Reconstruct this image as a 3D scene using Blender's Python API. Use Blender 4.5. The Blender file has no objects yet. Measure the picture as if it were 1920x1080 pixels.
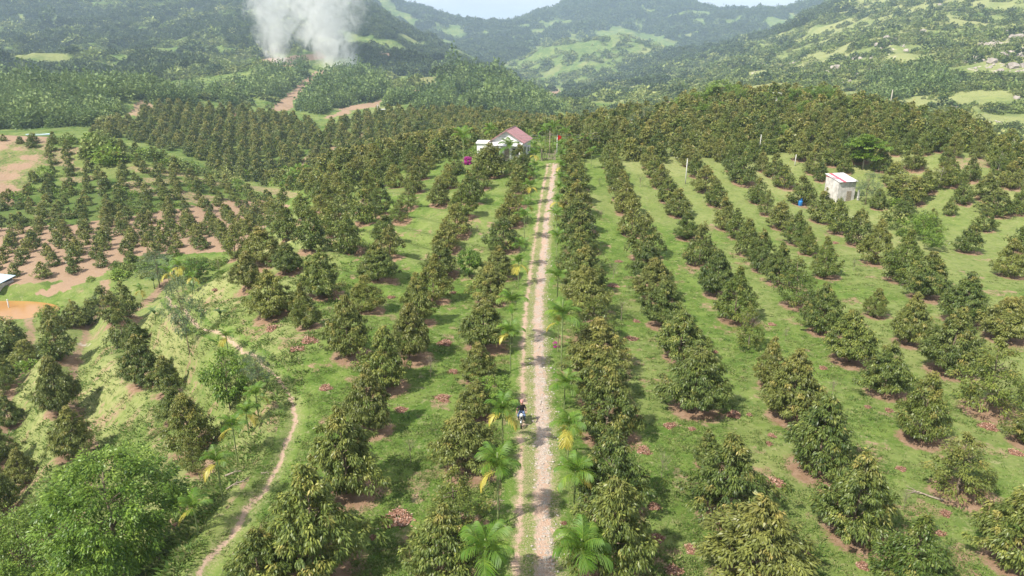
import bpy, bmesh, math, random
import numpy as np
from mathutils import Vector, Matrix, Euler

R = math.radians
rng = np.random.RandomState(11)
rnd = random.Random(5)
scene = bpy.context.scene

# ------------------------------------------------------------------ camera
CAM_Z = 24.0
PITCH = R(18.6)
SP, CP = math.sin(PITCH), math.cos(PITCH)
F = 1280.0
cam_d = bpy.data.cameras.new('camera')
cam_d.sensor_width = 36.0
cam_d.lens = 36.0 * F / 1920.0
cam_d.clip_start = 0.5
cam_d.clip_end = 30000
cam = bpy.data.objects.new('camera', cam_d)
scene.collection.objects.link(cam)
cam.location = (0, 0, CAM_Z)
cam.rotation_euler = (R(90) - PITCH, 0, 0)
scene.camera = cam

# ------------------------------------------------------------------ sky, sun, exposure
SUN_EL, SUN_AZ = R(49), R(232)     # azimuth measured clockwise from +Y: the sun stands left, a little behind the camera
world = bpy.data.worlds.new('World')
scene.world = world
world.use_nodes = True
wt = world.node_tree
wt.nodes.clear()
def wn(t, **k):
    n = wt.nodes.new(t)
    for a, b in k.items():
        setattr(n, a, b)
    return n
wo = wn('ShaderNodeOutputWorld'); wb = wn('ShaderNodeBackground')
sky = wn('ShaderNodeTexSky', sky_type='NISHITA', sun_disc=False)
sky.sun_elevation = SUN_EL; sky.sun_rotation = SUN_AZ
sky.air_density = 1.0; sky.dust_density = 1.5
wtc = wn('ShaderNodeTexCoord')
wmap = wn('ShaderNodeMapping'); wmap.inputs['Scale'].default_value = (1.0, 1.0, 5.0)
wnz = wn('ShaderNodeTexNoise'); wnz.inputs['Scale'].default_value = 2.6
wnz.inputs['Detail'].default_value = 7; wnz.inputs['Roughness'].default_value = 0.55
wrp = wn('ShaderNodeValToRGB')
wrp.color_ramp.elements[0].position = 0.20; wrp.color_ramp.elements[0].color = (0.97, 0.97, 0.97, 1)
wrp.color_ramp.elements[1].position = 0.56; wrp.color_ramp.elements[1].color = (1, 1, 1, 1)
wcr = wn('ShaderNodeValToRGB')
wcr.color_ramp.elements[0].position = 0.36; wcr.color_ramp.elements[0].color = (4.3, 4.6, 5.2, 1)
wcr.color_ramp.elements[1].position = 0.62; wcr.color_ramp.elements[1].color = (5.9, 6.1, 6.4, 1)
wmx = wn('ShaderNodeMix', data_type='RGBA')
wt.links.new(wtc.outputs['Generated'], wmap.inputs['Vector'])
wt.links.new(wmap.outputs[0], wnz.inputs['Vector'])
wt.links.new(wnz.outputs['Fac'], wrp.inputs[0])
wt.links.new(wnz.outputs['Fac'], wcr.inputs[0])
wt.links.new(wrp.outputs[0], wmx.inputs['Factor'])
wt.links.new(sky.outputs[0], wmx.inputs['A'])
wt.links.new(wcr.outputs[0], wmx.inputs['B'])
wt.links.new(wmx.outputs['Result'], wb.inputs['Color'])
wb.inputs['Strength'].default_value = 0.1
wt.links.new(wb.outputs[0], wo.inputs['Surface'])

sl = bpy.data.lights.new('sun', 'SUN')
sl.energy = 4.8; sl.angle = R(1.2); sl.color = (1.0, 0.94, 0.82)
sun = bpy.data.objects.new('sun', sl)
scene.collection.objects.link(sun)
sdir = Vector((math.sin(SUN_AZ) * math.cos(SUN_EL), math.cos(SUN_AZ) * math.cos(SUN_EL), math.sin(SUN_EL)))
sun.rotation_euler = sdir.to_track_quat('Z', 'Y').to_euler()
sun.location = (-60, -20, 120)

vs = scene.view_settings
vs.view_transform = 'Standard'; vs.look = 'None'; vs.gamma = 1.0; vs.use_curve_mapping = False
vs.exposure = 0.80
cy = scene.cycles
cy.max_bounces = 5; cy.diffuse_bounces = 2; cy.glossy_bounces = 1; cy.transmission_bounces = 2
cy.transparent_max_bounces = 4; cy.volume_bounces = 3
cy.volume_max_steps = 96
cy.use_adaptive_sampling = True

# ------------------------------------------------------------------ helpers
def prop(o, label=None, cat=None, group=None, kind=None):
    if label: o['label'] = label
    if cat: o['category'] = cat
    if group: o['group'] = group
    if kind: o['kind'] = kind
    return o

def link(o, parent=None):
    scene.collection.objects.link(o)
    if parent is not None: o.parent = parent
    return o

def empty(name, loc, rz=0, sc=(1, 1, 1)):
    o = bpy.data.objects.new(name, None)
    o.empty_display_size = 0.5
    o.location = loc; o.rotation_euler = (0, 0, rz); o.scale = sc
    return link(o)

def mesh_np(name, V, Fc, mats=None, smooth=False, attrs=None, matidx=None):
    """V (n,3); Fc (m,k) all faces with k corners."""
    V = np.asarray(V, dtype=np.float32); Fc = np.asarray(Fc, dtype=np.int32)
    m = bpy.data.meshes.new(name)
    n, k = Fc.shape
    m.vertices.add(len(V)); m.vertices.foreach_set('co', V.ravel())
    m.loops.add(n * k); m.loops.foreach_set('vertex_index', Fc.ravel())
    m.polygons.add(n)
    m.polygons.foreach_set('loop_start', np.arange(0, n * k, k, dtype=np.int32))
    m.polygons.foreach_set('loop_total', np.full(n, k, dtype=np.int32))
    if smooth: m.polygons.foreach_set('use_smooth', np.ones(n, dtype=bool))
    for mt in (mats or []): m.materials.append(mt)
    if matidx is not None: m.polygons.foreach_set('material_index', np.asarray(matidx, dtype=np.int32))
    m.update(calc_edges=True)
    for an, (ty, arr) in (attrs or {}).items():
        a = m.attributes.new(an, ty, 'POINT')
        key = {'FLOAT': 'value', 'FLOAT_COLOR': 'color', 'FLOAT_VECTOR': 'vector', 'INT': 'value'}[ty]
        a.data.foreach_set(key, np.asarray(arr).ravel())
    return m

def hash2(ix, iy, seed):
    h = (ix.astype(np.int64) * 374761393 + iy.astype(np.int64) * 668265263 + seed * 974711) & 0x7fffffff
    h = ((h ^ (h >> 13)) * 1274126177) & 0x7fffffff
    h = (h ^ (h >> 16)) & 0xffff
    return h / 65535.0

def vnoise(x, y, seed=0):
    x = np.asarray(x, float); y = np.asarray(y, float)
    ix = np.floor(x); iy = np.floor(y); fx = x - ix; fy = y - iy
    fx = fx * fx * fx * (fx * (fx * 6 - 15) + 10); fy = fy * fy * fy * (fy * (fy * 6 - 15) + 10)
    a = hash2(ix, iy, seed); b = hash2(ix + 1, iy, seed); c = hash2(ix, iy + 1, seed); d = hash2(ix + 1, iy + 1, seed)
    return (a * (1 - fx) + b * fx) * (1 - fy) + (c * (1 - fx) + d * fx) * fy

def fbm(x, y, octv=4, seed=0, gain=0.5):
    s = 0; a = 1; t = 0
    for i in range(octv):
        s = s + a * vnoise(x * 2 ** i + 17.3 * i, y * 2 ** i - 9.1 * i, seed + i); t += a; a *= gain
    return s / t

def sstep(a, b, x):
    t = np.clip((x - a) / (b - a), 0, 1)
    return t * t * (3 - 2 * t)

# ------------------------------------------------------------------ terrain control points
def P(px, py, d):                      # a point of the ground seen at that place and depth
    yc = -(py - 540) / F * d
    return ((px - 960) / F * d, d * CP + yc * SP, CAM_Z - d * SP + yc * CP)
def Wp(px, d, z):                      # a point of the ground at a known height
    yc = (z - CAM_Z + d * SP) / CP
    return ((px - 960) / F * d, d * CP + yc * SP, z)

ctrl = []
for x in (-12, 0, 15, 35, 60, 90):
    for y in (5, 25, 45, 65, 85):
        ctrl.append((x + y * 0.03, y, 0.25 * math.sin(x * .11 + y * .05)))
for x in (-16, 0, 20, 50): ctrl.append((x, -30, 0))
for x in (-45, -80): 
    for y in (-30, 5): ctrl.append((x, y, -9 if x > -60 else -13))
pix = [
 # plateau, far part
 (900, 400, 103), (1100, 400, 103), (1250, 400, 105), (1400, 400, 105), (750, 400, 103), (640, 440, 93),
 (580, 470, 86), (508, 593, 66), (605, 553, 70), (465, 541, 75), (455, 500, 82), (600, 380, 112), (700, 340, 135),
 (600, 330, 150), (850, 330, 130), (950, 300, 136), (880, 308, 136), (1035, 305, 131), (1035, 285, 140), (1100, 275, 150), (1200, 262, 158),
 (1150, 330, 120), (1300, 330, 122), (1400, 330, 122), (1500, 295, 131), (1350, 300, 135), (1760, 288, 125), (1870, 330, 115),
 (1580, 385, 112), (1850, 400, 105), (1700, 350, 115), (1620, 240, 165), (1500, 240, 165), (1350, 240, 170), (1700, 225, 170),
 # hillock crest
 (1110, 238, 210), (1250, 215, 222), (1350, 182, 222), (1500, 188, 216), (1620, 215, 206), (1750, 243, 190), (1850, 270, 180), (1940, 300, 170), (2200, 330, 165),
 # left slope below the path
 (550, 770, 49), (520, 710, 53.5), (470, 665, 58.5), (400, 625, 66), (330, 575, 80), (545, 820, 45.5), (500, 920, 40), (440, 1000, 36), (380, 1080, 33.2),
 (412, 940, 39.5), (440, 820, 49), (410, 720, 60), (240, 595, 92), (235, 650, 84), (315, 735, 66), (270, 720, 70), (362, 840, 53), (115, 775, 70),
 (137, 853, 62), (50, 690, 82), (0, 870, 65), (85, 1000, 50), (0, 960, 58), (230, 1075, 38), (0, 1080, 46), (-100, 760, 85),
 (40, 580, 104), (100, 590, 101), (0, 612, 97), (180, 575, 104), (20, 600, 100), (-150, 600, 110),
 # left hill
 (-200, 255, 210), (-100, 252, 205), (0, 253, 200), (90, 256, 200), (200, 265, 195), (300, 292, 190), (400, 332, 185), (480, 355, 182), (540, 375, 176),
 (0, 400, 152), (200, 400, 152), (400, 420, 150), (500, 400, 160), (0, 330, 172), (150, 330, 174), (300, 350, 170), (0, 500, 119), (150, 480, 121), (300, 460, 126), (420, 452, 126),
 (0, 545, 108), (100, 535, 110), (200, 512, 113), (-200, 480, 130),
 # grove hill, saddle and orchard ridge
 (230, 218, 335), (300, 201, 335), (400, 208, 335), (480, 215, 328), (540, 225, 320), (600, 242, 300), (300, 250, 290), (450, 280, 255), (540, 335, 226), (560, 353, 216), (420, 320, 232),
 (650, 225, 330), (740, 216, 335), (850, 217, 335), (930, 222, 325), (1000, 230, 310), (650, 300, 200), (800, 285, 190), (760, 250, 260), (900, 255, 240), (620, 330, 170),
 # forest hill left
 (0, 170, 420), (80, 165, 430), (170, 162, 425), (250, 165, 420), (340, 180, 410), (0, 235, 300), (120, 235, 310), (200, 225, 330), (-300, 165, 420),
 (430, 195, 420), (500, 190, 480),
 # smoke hill, low green hill
 (430, 130, 780), (500, 128, 740), (560, 118, 760), (620, 133, 700), (680, 140, 690), (720, 166, 620), (510, 207, 470), (600, 205, 480), (560, 170, 580), (680, 205, 450), (640, 215, 420),
 (740, 190, 520), (760, 153, 640), (850, 138, 640), (920, 145, 630), (970, 165, 600), (1010, 187, 570), (1060, 212, 520), (850, 190, 500), (960, 200, 480), (900, 212, 440), (740, 205, 430),
 # left mountain
 (0, 150, 620), (0, 100, 900), (0, 50, 1200), (0, 0, 1500), (0, -90, 1900), (200, 158, 640), (200, 80, 1000), (200, 0, 1500), (200, -90, 1900),
 (120, 60, 1050), (290, 110, 860), (330, 40, 1300), (60, 120, 780),
 (400, 125, 820), (400, 60, 1100), (400, 0, 1500), (400, -70, 1900), (560, 60, 1100), (560, 0, 1500), (560, -50, 1750), (640, -5, 1500), (660, -20, 1600),
 (700, 8, 1450), (745, 40, 1380), (790, 70, 1300), (830, 92, 1250), (870, 113, 1200), (905, 135, 1150), (950, 158, 1100), (720, 90, 1050), (700, 120, 880), (800, 120, 950), (640, 90, 950),
 (-400, 0, 1500), (-400, 150, 650), (-400, -120, 2000),
 # back ridges
 (690, -8, 2600), (760, 8, 2600), (800, 18, 2600), (850, 40, 2600), (900, 59, 2600), (945, 50, 2700), (975, 38, 2700), (1010, 25, 2700), (1060, 2, 2800), (1110, -25, 2850), (1160, -40, 2900),
 (1210, -35, 2900), (1260, -10, 2850), (1300, 8, 2800), (1340, 30, 2800), (1385, 46, 2800), (1420, 42, 2600), (1460, 30, 2500), (1520, 9, 2400), (1570, 3, 2350), (1650, -25, 2300),
 (860, 90, 1900), (900, 125, 1450), (1000, 92, 1950), (950, 110, 1700), (1050, 60, 2150), (1150, 20, 2400), (1280, 60, 2100), (1350, 75, 1900), (930, 140, 1350), (1230, 40, 2300),
 # grassy dome
 (1000, 160, 1400), (1040, 125, 1480), (1080, 93, 1550), (1120, 68, 1600), (1160, 60, 1620), (1200, 69, 1640), (1240, 94, 1680), (1020, 172, 1250), (1100, 160, 1280), (1180, 148, 1300), (1100, 120, 1420), (1190, 110, 1450),
 # right mountain
 (1160, 140, 1230), (1250, 120, 1300), (1350, 97, 1350), (1450, 62, 1400), (1510, 35, 1400), (1560, 13, 1400), (1600, 0, 1400), (1680, -40, 1350),
 (1100, 200, 700), (1250, 165, 800), (1180, 175, 800), (1400, 140, 800), (1500, 120, 750), (1600, 60, 900), (1700, 100, 620), (1700, 180, 430), (1800, 60, 700), (1800, -20, 1000), (1920, 60, 600),
 (1920, 160, 400), (1920, -20, 850), (1650, 210, 330), (1500, 165, 520), (1920, 265, 290), (1820, 245, 305), (1560, 130, 620), (1400, 110, 1050), (2200, 0, 800), (2200, 200, 380), (2100, -60, 1000), (1920, -80, 1200), (1780, 190, 380),
 (1030, 176, 1100), (1060, 186, 850), (1300, 185, 560),
]
for a in pix: ctrl.append(P(*a))
# hidden far sides of the crests and valley floors
for a in [(0, 235, -4), (200, 225, -6), (380, 212, -13), (430, 104, -8), (470, 125, -8), (540, 145, -7), (-200, 250, -5), (470, 200, -13),
          (300, 370, -10), (450, 365, -10), (560, 350, -12), (700, 375, -12), (850, 380, -14), (1000, 360, -16), (1100, 270, -3), (1250, 270, 2), (1400, 275, 3), (1600, 260, 1),
          (1300, 340, -12), (1500, 330, -10), (1750, 235, -1), (1100, 380, -18), (1100, 500, -26), (1200, 430, -22), (1000, 700, -31), (1060, 950, -31), (850, 780, -24), (950, 850, -32),
          (100, 520, -6), (250, 520, -6), (600, 850, 2), (500, 880, 5), (700, 780, -12), (1160, 1850, 45), (1080, 1750, 40), (1240, 1850, 20), (1350, 1600, 0), (1500, 1750, 20),
          (800, 1700, 10), (700, 1900, 60), (860, 1500, -5), (900, 4000, 60), (1300, 4000, 60), (1700, 3500, 60), (500, 3500, 200), (0, 4000, 200), (1160, 3400, 150), (760, 3200, 60), (820, 3100, 20), (900, 3050, 10), (960, 3150, 20), (1340, 3300, 20), (1385, 3250, 0), (1430, 3100, 0), (1500, 3000, 20), (1040, 3300, 90)]:
    ctrl.append(Wp(*a))
for a in [(-3000, -2000, 40), (3000, -2000, 60), (-3500, 1500, 250), (3500, 1500, 220), (0, -3000, 60), (-200, 0, -14), (200, 0, 2), (-400, 60, -10), (400, 60, 20), (0, -200, -4), (150, 60, 1), (160, 120, 4), (-200, 100, -8), (-600, -100, 0), (600, -100, 30), (-6000, 4000, 100), (6000, 4000, 100), (0, 8000, 100)]:
    ctrl.append(a)
ctrl = np.array(ctrl, float)
def far_relief(X, Y):
    # gullies and spurs that grow with distance
    r = np.hypot(X, Y)
    rid = 1 - np.abs(2 * fbm(X / 230, Y / 230, 4, 31, 0.5) - 1)
    o = sstep(230, 900, r) * sstep(3300, 2500, r) * (rid - 0.70) * (12 + 44 * sstep(500, 1200, r))
    return o + sstep(180, 500, r) * (fbm(X / 60, Y / 60, 4, 41) - .5) * 10
_cr = np.hypot(ctrl[:, 0], ctrl[:, 1])
ctrl[:, 2] -= far_relief(ctrl[:, 0], ctrl[:, 1]) + 6 * sstep(900, 1600, _cr)     # crests are kept, with room for the forest on them
def kern(r): return np.sqrt(r * r + 9.0)
_D = np.hypot(ctrl[:, None, 0] - ctrl[None, :, 0], ctrl[:, None, 1] - ctrl[None, :, 1])
_n = len(ctrl)
_A = np.zeros((_n + 1, _n + 1)); _A[:_n, :_n] = -kern(_D)
_rr = np.hypot(ctrl[:, 0], ctrl[:, 1])
_A[np.arange(_n), np.arange(_n)] -= 0.0
_A[:_n, :_n] += np.diag(np.clip(_rr * 0.003, 0.3, 6))
_A[:_n, _n] = 1; _A[_n, :_n] = 1
_w = np.linalg.solve(_A, np.append(ctrl[:, 2], 0))

def project(X, Y, Z):
    dz = Z - CAM_Z
    d = Y * CP - dz * SP
    yc = Y * SP + dz * CP
    d = np.where(d < 0.1, 0.1, d)
    return 960 + F * X / d, 540 - F * yc / d, d

_tp = [(550, 770, 49, 0), (520, 710, 53.5, 0), (470, 665, 58.5, 0), (400, 625, 66, 0), (330, 575, 80, 0), (545, 820, 45.5, 0), (500, 920, 40, 0), (440, 1000, 36, 0), (380, 1080, 33, 0), (300, 560, 88, .1),
       (700, 700, 52, -1), (650, 900, 39, -1), (560, 600, 66, -1), (480, 545, 76, -1), (430, 500, 88, -1),
       (220, 575, 98, 1), (240, 592, 92, 1), (235, 650, 84, 1), (270, 720, 70, 1), (315, 735, 66, 1), (362, 842, 53, 1), (340, 930, 46, 1), (290, 1010, 42, 1), (235, 1090, 37, 1), (150, 1160, 35, 1.2),
       (170, 570, 101, 2), (143, 612, 92, 2), (112, 672, 82, 2), (115, 775, 70, 2), (137, 853, 62, 2), (110, 930, 55, 2), (60, 1040, 48, 2), (0, 1130, 43, 2.1),
       (60, 600, 98, 2.8), (12, 690, 84, 3), (-10, 780, 74, 3), (0, 870, 65, 3), (-30, 960, 58, 3), (-120, 1050, 52, 3.2), (-150, 700, 85, 4), (-200, 900, 66, 4)]
_tc = np.array([P(q[0], q[1], q[2])[:2] for q in _tp]); _tv = np.array([q[3] for q in _tp], float)
# the bench beside the path: its lip lies about three metres left of it
_tA = np.hypot(_tc[:, None, 0] - _tc[None, :, 0], _tc[:, None, 1] - _tc[None, :, 1])
_tw = np.linalg.solve(np.block([[-np.sqrt(_tA ** 2 + 4) + np.eye(len(_tc)) * .4, np.ones((len(_tc), 1))], [np.ones((1, len(_tc))), np.zeros((1, 1))]]), np.append(_tv, 0))
def terrace_phase(X, Y):
    d = np.hypot(np.ravel(X)[:, None] - _tc[None, :, 0], np.ravel(Y)[:, None] - _tc[None, :, 1])
    return (-np.sqrt(d * d + 4) @ _tw[:-1] + _tw[-1]).reshape(np.shape(X))

def height_raw(X, Y):
    X = np.asarray(X, float); Y = np.asarray(Y, float)
    sh = X.shape; X = X.ravel(); Y = Y.ravel()
    out = np.empty(len(X))
    for i in range(0, len(X), 20000):
        d = np.hypot(X[i:i + 20000, None] - ctrl[None, :, 0], Y[i:i + 20000, None] - ctrl[None, :, 1])
        out[i:i + 20000] = -kern(d) @ _w[:-1] + _w[-1]
    r = np.hypot(X, Y)
    # terraced slopes: the near left slope and the bare hillside farther left
    near = (X < -5) & (r > 22) & (r < 125)
    if near.any():
        ph = terrace_phase(X[near], Y[near]); f = ph - np.floor(ph)
        dlt = -3.9 * (sstep(.14, .80, f) - f) * (ph > 0) * sstep(3.9, 3.3, ph) * sstep(122, 108, r[near]) * sstep(22, 30, r[near])
        out[near] += dlt + .35 * (fbm(X[near] / 6, Y[near] / 6, 3, 3) - .5) * (ph > 0)
    px, py, dd = project(X, Y, out)
    m2 = sstep(135, 155, r) * sstep(210, 195, r) * sstep(-95, -110, X)
    st = 1.7
    q = out / st; fq = q - np.floor(q)
    out = out + ((np.floor(q) + 0.1 * fq + 0.9 * sstep(0.6, 0.9, fq)) * st - out) * m2
    # swells along the rows left of the track
    m3 = sstep(60, 75, Y) * sstep(-6, -12, X - Y * 0.06) * sstep(120, 105, r) * sstep(-48, -40, X)
    out = out + m3 * 0.32 * np.sin((Y + X * 0.55) / 5.6 * 2 * np.pi + 1.5 * vnoise(X / 12, Y / 12, 5))
    # uneven ground, then gullies and spurs that grow with distance
    out = out + 0.10 * (fbm(X / 2.7, Y / 2.7, 3, 21) - .5) * sstep(300, 100, r)
    out = out + far_relief(X, Y)
    return out.reshape(sh)

# polar grid, dense where the photograph looks
TH0, TH1, NTH = R(-47), R(47), 470
R0, R1, NR = 13.0, 6500.0, 950
th_dense = np.linspace(TH0, TH1, NTH)
th_rest = np.linspace(TH1, TH0 + 2 * math.pi, 62)[1:-1]
th = np.concatenate([th_dense, th_rest])
lr = np.linspace(math.log(R0), math.log(R1), NR)
rr = np.exp(lr)
GX = rr[:, None] * np.sin(th)[None, :]
GY = rr[:, None] * np.cos(th)[None, :]
GZ = height_raw(GX, GY)
POND = P(50, 583, 103)
POND_C = (POND[0] - 6, POND[1]); POND_Z = POND[2] - 0.1
pm = ((GX - POND_C[0]) / 10.5) ** 2 + ((GY - POND_C[1]) / 4.8) ** 2
GZ = np.where(pm < 2.6, GZ * sstep(1.6, 2.6, pm) + (1 - sstep(1.6, 2.6, pm)) * (POND_Z + 0.35), GZ)
GZ = GZ - 1.5 * sstep(1.15, 0.8, pm)

def Hq(X, Y):
    """height of the built ground (bilinear in the dense sector)"""
    X = np.asarray(X, float); Y = np.asarray(Y, float)
    t = np.arctan2(X, Y); l = np.log(np.clip(np.hypot(X, Y), R0 * 1.001, R1 * .999))
    u = np.clip((t - TH0) / (TH1 - TH0) * (NTH - 1), 0, NTH - 1.001); v = (l - lr[0]) / (lr[1] - lr[0])
    i = np.floor(u).astype(int); j = np.clip(np.floor(v).astype(int), 0, NR - 2); fu = u - i; fv = v - j
    return ((GZ[j, i] * (1 - fu) + GZ[j, i + 1] * fu) * (1 - fv) + (GZ[j + 1, i] * (1 - fu) + GZ[j + 1, i + 1] * fu) * fv)

_ds = np.exp(np.linspace(math.log(22), math.log(5000), 2600))
def ground_at(px, py, dmin=0):
    """the first place where the line of sight through (px, py) meets the ground"""
    ds = _ds[_ds > dmin]
    yc = -(py - 540) / F * ds
    X = (px - 960) / F * ds; Y = ds * CP + yc * SP; Z = CAM_Z - ds * SP + yc * CP
    below = Z < Hq(X, Y)
    k = int(np.argmax(below)) if below.any() else len(ds) - 1
    return X[k], Y[k], float(Hq(X[k], Y[k])), ds[k]

def in_poly(px, py, poly):
    inside = np.zeros(np.shape(px), bool)
    n = len(poly); j = n - 1
    for i in range(n):
        xi, yi = poly[i]; xj, yj = poly[j]
        c = ((yi > py) != (yj > py)) & (px < (xj - xi) * (py - yi) / ((yj - yi) or 1e-9) + xi)
        inside ^= c; j = i
    return inside

# ------------------------------------------------------------------ materials
def new_mat(name):
    m = bpy.data.materials.new(name); m.use_nodes = True
    nt = m.node_tree; nt.nodes.clear()
    out = nt.nodes.new('ShaderNodeOutputMaterial')
    return m, nt, out

class N:
    """small node-building helper"""
    def __init__(s, nt): s.nt = nt
    def n(s, t, **k):
        x = s.nt.nodes.new(t)
        for a, b in k.items(): setattr(x, a, b)
        return x
    def l(s, a, b): s.nt.links.new(a, b)
    def _in(s, sock, v):
        if hasattr(v, 'is_linked') or isinstance(v, bpy.types.NodeSocket): s.l(v, sock)
        else: sock.default_value = v
    def noise(s, vec, scale, detail=3, rough=.55, dist=0):
        x = s.n('ShaderNodeTexNoise'); s.l(vec, x.inputs['Vector'])
        x.inputs['Scale'].default_value = scale; x.inputs['Detail'].default_value = detail
        x.inputs['Roughness'].default_value = rough; x.inputs['Distortion'].default_value = dist
        return x.outputs['Fac']
    def math(s, op, a, b=0.0, c=None, clamp=False):
        x = s.n('ShaderNodeMath', operation=op, use_clamp=clamp)
        s._in(x.inputs[0], a); s._in(x.inputs[1], b)
        if c is not None: s._in(x.inputs[2], c)
        return x.outputs[0]
    def mrange(s, v, a, b, c=0.0, d=1.0, smooth=True):
        x = s.n('ShaderNodeMapRange', interpolation_type='SMOOTHSTEP' if smooth else 'LINEAR')
        s._in(x.inputs[0], v); x.inputs[1].default_value = a; x.inputs[2].default_value = b
        x.inputs[3].default_value = c; x.inputs[4].default_value = d
        return x.outputs[0]
    def mix(s, f, a, b, mode='MIX'):
        x = s.n('ShaderNodeMix', data_type='RGBA', blend_type=mode)
        s._in(x.inputs['Factor'], f)
        for k, v in (('A', a), ('B', b)):
            if isinstance(v, tuple): x.inputs[k].default_value = (*v, 1)
            else: s.l(v, x.inputs[k])
        return x.outputs['Result']
    def attr(s, name, out='Fac'):
        x = s.n('ShaderNodeAttribute'); x.attribute_name = name
        return x.outputs[out]
    def principled(s, out, col, rough=.9, spec=.2, bump=None, bstr=.5, bdist=.05, metal=0):
        p = s.n('ShaderNodeBsdfPrincipled')
        if isinstance(col, tuple): p.inputs['Base Color'].default_value = (*col, 1)
        else: s.l(col, p.inputs['Base Color'])
        s._in(p.inputs['Roughness'], rough); p.inputs['Specular IOR Level'].default_value = spec
        p.inputs['Metallic'].default_value = metal
        if bump is not None:
            b = s.n('ShaderNodeBump'); b.inputs['Strength'].default_value = bstr; b.inputs['Distance'].default_value = bdist
            s.l(bump, b.inputs['Height']); s.l(b.outputs[0], p.inputs['Normal'])
        s.l(p.outputs[0], out.inputs['Surface'])
        return p

# grass colour shared by the ground and the tracks: near pasture by world position
gg = bpy.data.node_groups.new('grass_colour', 'ShaderNodeTree')
gg.interface.new_socket('Color', in_out='OUTPUT', socket_type='NodeSocketColor')
gg.interface.new_socket('Height', in_out='OUTPUT', socket_type='NodeSocketFloat')
go = gg.nodes.new('NodeGroupOutput'); g = N(gg)
gpos = g.n('ShaderNodeNewGeometry').outputs['Position']
big = g.noise(gpos, 0.085, 4, .55)
mid = g.noise(gpos, 0.55, 4, .6)
fine = g.noise(gpos, 4.5, 4, .7)
vfine = g.noise(gpos, 16.0, 3, .7)
c = g.mix(g.mrange(mid, .35, .68), (.078, .136, .024), (.140, .200, .044))
c = g.mix(g.math('MULTIPLY', g.mrange(big, .52, .72), .6), c, (.225, .235, .088))
c = g.mix(g.math('MULTIPLY', g.mrange(fine, .53, .72), .65), c, (.31, .28, .15))
c = g.mix(g.math('MULTIPLY', g.mrange(g.noise(gpos, 1.3, 5, .7), .57, .68), .55), c, (.34, .29, .18))
c = g.mix(g.math('MULTIPLY', g.mrange(fine, .46, .26), .5), c, (.045, .095, .014))
c = g.mix(g.math('MULTIPLY', g.mrange(vfine, .56, .72), .35), c, (.23, .31, .09))
c = g.mix(g.math('MULTIPLY', g.mrange(vfine, .44, .28), .4), c, (.035, .07, .012))
g.l(c, go.inputs['Color']); g.l(g.math('ADD', fine, g.math('MULTIPLY', vfine, .6)), go.inputs['Height'])

def grass_group(b):
    x = b.n('ShaderNodeGroup'); x.node_tree = gg
    return x.outputs['Color'], x.outputs['Height']

m_ground, nt, out = new_mat('ground_cover'); b = N(nt)
pos = b.n('ShaderNodeNewGeometry').outputs['Position']
gc, gh = grass_group(b)
cover = b.n('ShaderNodeAttribute'); cover.attribute_name = 'cover'
sep = b.n('ShaderNodeSeparateColor'); b.l(cover.outputs['Color'], sep.inputs[0])
soil, dry, litter = sep.outputs[0], sep.outputs[1], sep.outputs[2]
wild = cover.outputs['Alpha']
n1 = b.noise(pos, 1.7, 5, .65); n2 = b.noise(pos, 9, 4, .7); n3 = b.noise(pos, .25, 4, .6); nw = b.noise(pos, .06, 5, .6)
nb = b.noise(pos, .018, 6, .6)
# wild hillside: grass, scrub and darker ground under trees, coarse to fine
hc = b.mix(b.mrange(nw, .35, .65), (.100, .148, .038), (.185, .222, .068))
hc = b.mix(b.math('MULTIPLY', b.mrange(n3, .44, .62), .8), hc, (.055, .105, .022))
hc = b.mix(b.math('MULTIPLY', b.mrange(nb, .52, .66), .6), hc, (.235, .235, .095))
far_attr = b.attr('far')
col = b.mix(far_attr, gc, hc)
dcol = b.mix(n1, (.31, .30, .14), (.23, .25, .095))
col = b.mix(b.math('MULTIPLY', dry, b.mrange(n1, .25, .6), clamp=True), col, dcol)
col = b.mix(b.math('MULTIPLY', wild, b.mrange(n1, .2, .5), clamp=True), col, b.mix(n2, (.028, .058, .012), (.065, .11, .025)))
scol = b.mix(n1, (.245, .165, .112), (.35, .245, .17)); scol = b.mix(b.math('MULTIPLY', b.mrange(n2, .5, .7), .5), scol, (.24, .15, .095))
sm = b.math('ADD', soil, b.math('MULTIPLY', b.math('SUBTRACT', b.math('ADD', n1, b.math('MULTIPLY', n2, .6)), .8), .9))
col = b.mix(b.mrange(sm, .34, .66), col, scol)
lcol = b.mix(n2, (.18, .105, .065), (.31, .205, .14))
lcol = b.mix(b.mrange(n1, .45, .62), lcol, (.30, .205, .14))
lm = b.math('ADD', litter, b.math('MULTIPLY', b.math('SUBTRACT', b.math('ADD', n1, b.math('MULTIPLY', n2, .9)), .95), 1.1))
col = b.mix(b.mrange(lm, .30, .74), col, lcol)
rockm = b.attr('rock')
col = b.mix(b.mrange(b.math('ADD', rockm, b.math('MULTIPLY', b.math('SUBTRACT', b.noise(pos, .12, 5, .7), .5), 2.2)), .45, .6), col, (.42, .36, .31))
b.principled(out, col, .95, .08, bump=b.math('ADD', b.math('ADD', gh, b.math('MULTIPLY', n3, 2)), b.math('MULTIPLY', b.math('MULTIPLY', nw, far_attr), 26)), bstr=.7, bdist=.12)

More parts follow.
